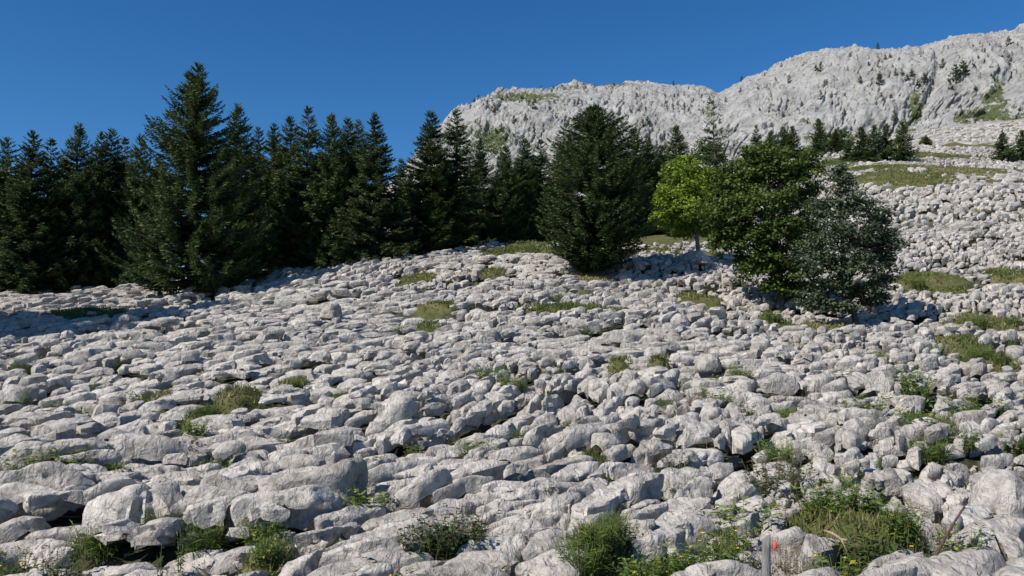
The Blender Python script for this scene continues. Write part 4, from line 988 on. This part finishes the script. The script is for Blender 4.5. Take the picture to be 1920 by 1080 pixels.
for (px, py, kind, hpx) in PL:
    x, y = ground_at(px, py); key = (kind, band(py)); cnt[key] = cnt.get(key, 0) + 1
    gm = float(grass_mask(np.array([x]), np.array([y]))[0])
    z = gz(x, y) - (0.40 - 0.40 * gm)
    stem, lv, fm, h0 = HV[kind]
    s = (hpx / FPX * y + (0.30 - 0.28 * gm) * 0.6) / h0 / 1.05; s = float(np.clip(s, .4, 2.0))
    r = bpy.data.objects.new('weed', None); COL.objects.link(r); r.location = (x, y, z); r.rotation_euler = (0, 0, RP.uniform(0, 6.28)); w = s * RP.uniform(.85, 1.2); r.scale = (w, w, s)
    ob('stems', stem, r); ob('leaves', lv, r)
    if fm: tag(ob('flowers', fm, r), kind='stuff')
    lab = f'{LOOK[kind]} {band(py)}' + (f', {ORD[cnt[key] - 1]} from left' if tot[key] > 1 else ', alone of its kind')
    tag(r, lab, 'weed', 'weeds growing between the rocks')

# ------------------------------------------------------------------ loose boulders
def boulder(px, py, wpx, hpx, seed, label, aspect=0.8, tint=0.6, lift=0.0):
    rs = np.random.RandomState(seed); x, y = ground_at(px, py); a = wpx / FPX * y / 2; h = hpx / FPX * y
    J, A = 26, 52; el = R_(90) - np.linspace(0.0, 1, J + 1)[1:] * R_(150); az = np.linspace(0, 2 * np.pi, A, endpoint=False)
    EL, AZ = np.meshgrid(el, az, indexing='ij'); U = np.stack([np.cos(EL) * np.cos(AZ), np.cos(EL) * np.sin(AZ), np.sin(EL)], -1).reshape(-1, 3); U = np.concatenate([U, [[0, 0, 1.0]]])
    th = np.concatenate([np.arange(7) * 2 * np.pi / 7 + rs.normal(0, .25, 7), rs.uniform(0, 6.28, 6)]); ev = np.concatenate([rs.uniform(-.1, .3, 7), rs.uniform(.4, 1.0, 6)])
    nn = np.stack([np.cos(th) * np.cos(ev), np.sin(th) * np.cos(ev), np.sin(ev)], -1); oo = np.concatenate([rs.uniform(.82, 1.05, 7), rs.uniform(.8, 1.02, 6)])
    nn = np.concatenate([nn, [[rs.normal(0, .15), .1, 1.0], [0, 0, -1]]]); oo = np.concatenate([oo, [.85, .9]])
    d = np.maximum(U @ nn.T, 0) / oo; p = 13; V = U * ((d ** p).sum(-1) ** (-1 / p))[:, None]
    V = V * np.array([a, a * aspect, h * .62]); r = unit(V); g = V + seed * 3.1
    k = a * (0.10 * noise(g[:, 0] / a, g[:, 1] / a, g[:, 2] / a) + 0.06 * noise(*(g.T / (a * .35))) + 0.02 * fbm(*(g.T / (a * .12)), 2)) - a * .06 * (1 - sstep(0, .08, np.abs(noise(*(g.T / (a * .8) + 9.0)))))
    V = V + r * k[:, None]
    i = np.arange(J - 1)[:, None] * A; j = np.arange(A)[None]
    Fq = np.stack([i + j, i + A + j, i + A + (j + 1) % A, i + (j + 1) % A], -1).reshape(-1, 4); Ft = np.stack([np.arange(A), (np.arange(A) + 1) % A, np.full(A, len(V) - 1)], -1)
    me = mesh_from('boulder', V, [Fq, Ft], MAT_ROCK, True, {'tint': np.full(len(V), tint)}); me.set_sharp_from_angle(angle=R_(40))
    tag(ob('boulder', me, None, (x, y, gz(x, y) + h * .18 + lift)), label, 'boulder')
boulder(1300, 495, 64, 24, 1, 'pale boulder at the foot of the bright green maple', 0.9, 0.9)
boulder(622, 596, 44, 24, 2, 'dark loose block lying on the rocks below the forest', 0.9, 0.0)
boulder(1875, 930, 100, 92, 4, 'large smooth-topped boulder near the right edge of the lower slope', 0.9, 0.65)
boulder(1328, 690, 52, 32, 8, 'dark angular boulder on the middle slope below the large maple', 0.9, 0.05)

# ------------------------------------------------------------------ fence post, marker stick, dead branch
def surf(x, y): return gz(x, y)
def post():
    Y = 7.4; b = at_y(1436, 1140, Y); t = at_y(1436, 1008, Y)
    z0 = min(b[2], gz(b[0], Y) - 0.2); H = t[2] - z0
    r = bpy.data.objects.new('fence_post', None); COL.objects.link(r); r.location = (b[0], Y, z0)
    rs = np.random.RandomState(3); zs = np.linspace(0, H, 9); k = 10; a = np.linspace(0, 2 * np.pi, k, endpoint=False)
    prof = 0.040 * (1 + rs.normal(0, .05, k)); V = []
    for i, z in enumerate(zs):
        rr = prof * (1.08 - .12 * i / 8) * (1 + rs.normal(0, .012, k))
        zz = np.full(k, z) + (0.03 * np.cos(a + .5) + rs.normal(0, .006, k) if i == 8 else 0)
        V.append(np.stack([rr * np.cos(a) + .02 * z, rr * np.sin(a), zz], -1))
    V = np.concatenate(V + [np.array([[.02 * H, 0, H + .012]])]); i = np.arange(8)[:, None] * k; j = np.arange(k)[None]
    F = np.stack([i + j, i + (j + 1) % k, i + k + (j + 1) % k, i + k + j], -1).reshape(-1, 4)
    C = np.stack([8 * k + np.arange(k), 8 * k + (np.arange(k) + 1) % k, np.full(k, len(V) - 1)], -1)
    ob('post', mesh_from('post', V, [F, C], MAT_WOOD, True), r)
    # insulator-like red tag nailed near the top
    tV, tF = join([tube([(0.055 + .02 * H, -.045, H - .10), (0.065 + .02 * H, -.055, H - .06), (0.06 + .02 * H, -.05, H - .015)], [.010, .020, .014], 8)])
    ob('red_tag', mesh_from('red_tag', tV, tF, MAT_RED, True), r)
    tag(r, 'short weathered grey wooden post with a red tag near its top', 'post')
post()
def stick():
    Y = 9.7; a = at_y(1757, 1036, Y); b = at_y(1814, 942, Y + .5); z0 = gz(a[0], Y)
    dz = min(0, z0 + .05 - a[2]); q = np.linspace(0, 1, 6)[:, None]
    pts = a + (b - a) * q + np.array([0, 0, .02]) * np.sin(q * 3)
    pts = np.concatenate([[a - (b - a) * .45], pts])
    r = bpy.data.objects.new('marker_stick', None); COL.objects.link(r); r.location = a
    V, F = join([tube(pts - a, np.linspace(.020, .012, 7), 7)]); ob('stick', mesh_from('stick', V, F, MAT_STICK, True), r)
    V, F = join([tube([(b - a) * .90, (b - a) * .93 + [.06, 0, -.02], (b - a) * .90 + [.10, 0, -.07]], [.02, .022, .01], 6)]); ob('white_tape', mesh_from('white_tape', V, F, MAT_WHITE, True), r)
    V, F = join([tube([(b - a) * .56, (b - a) * .60], [.023, .022], 7)]); ob('white_band', mesh_from('white_band', V, F, MAT_WHITE, True), r)
    tag(r, 'thin brown leaning stick with white tape near its tip', 'stick')
stick()
def branch():
    Y = 9.7; a = at_y(1546, 995, Y + .3); b = at_y(1578, 1012, Y); c = at_y(1606, 1014, Y)
    r = bpy.data.objects.new('dead_branch', None); COL.objects.link(r); r.location = b
    V, F = join([tube(np.array([a, (a + b) / 2 + [0, 0, .02], b, c]) - b, [.016, .02, .02, .012], 6), tube(np.array([b, b + [.02, -.1, -.12]]) - b, [.014, .008], 5)])
    ob('wood', mesh_from('wood', V, F, MAT_DEADWOOD, True), r)
    tag(r, 'pale dead branch lying in the weeds behind the post', 'branch')
branch()
print('done', round(time.time() - T0, 1), 'tris', sum(len(m.loops) - 2 * len(m.polygons) for m in bpy.data.meshes))
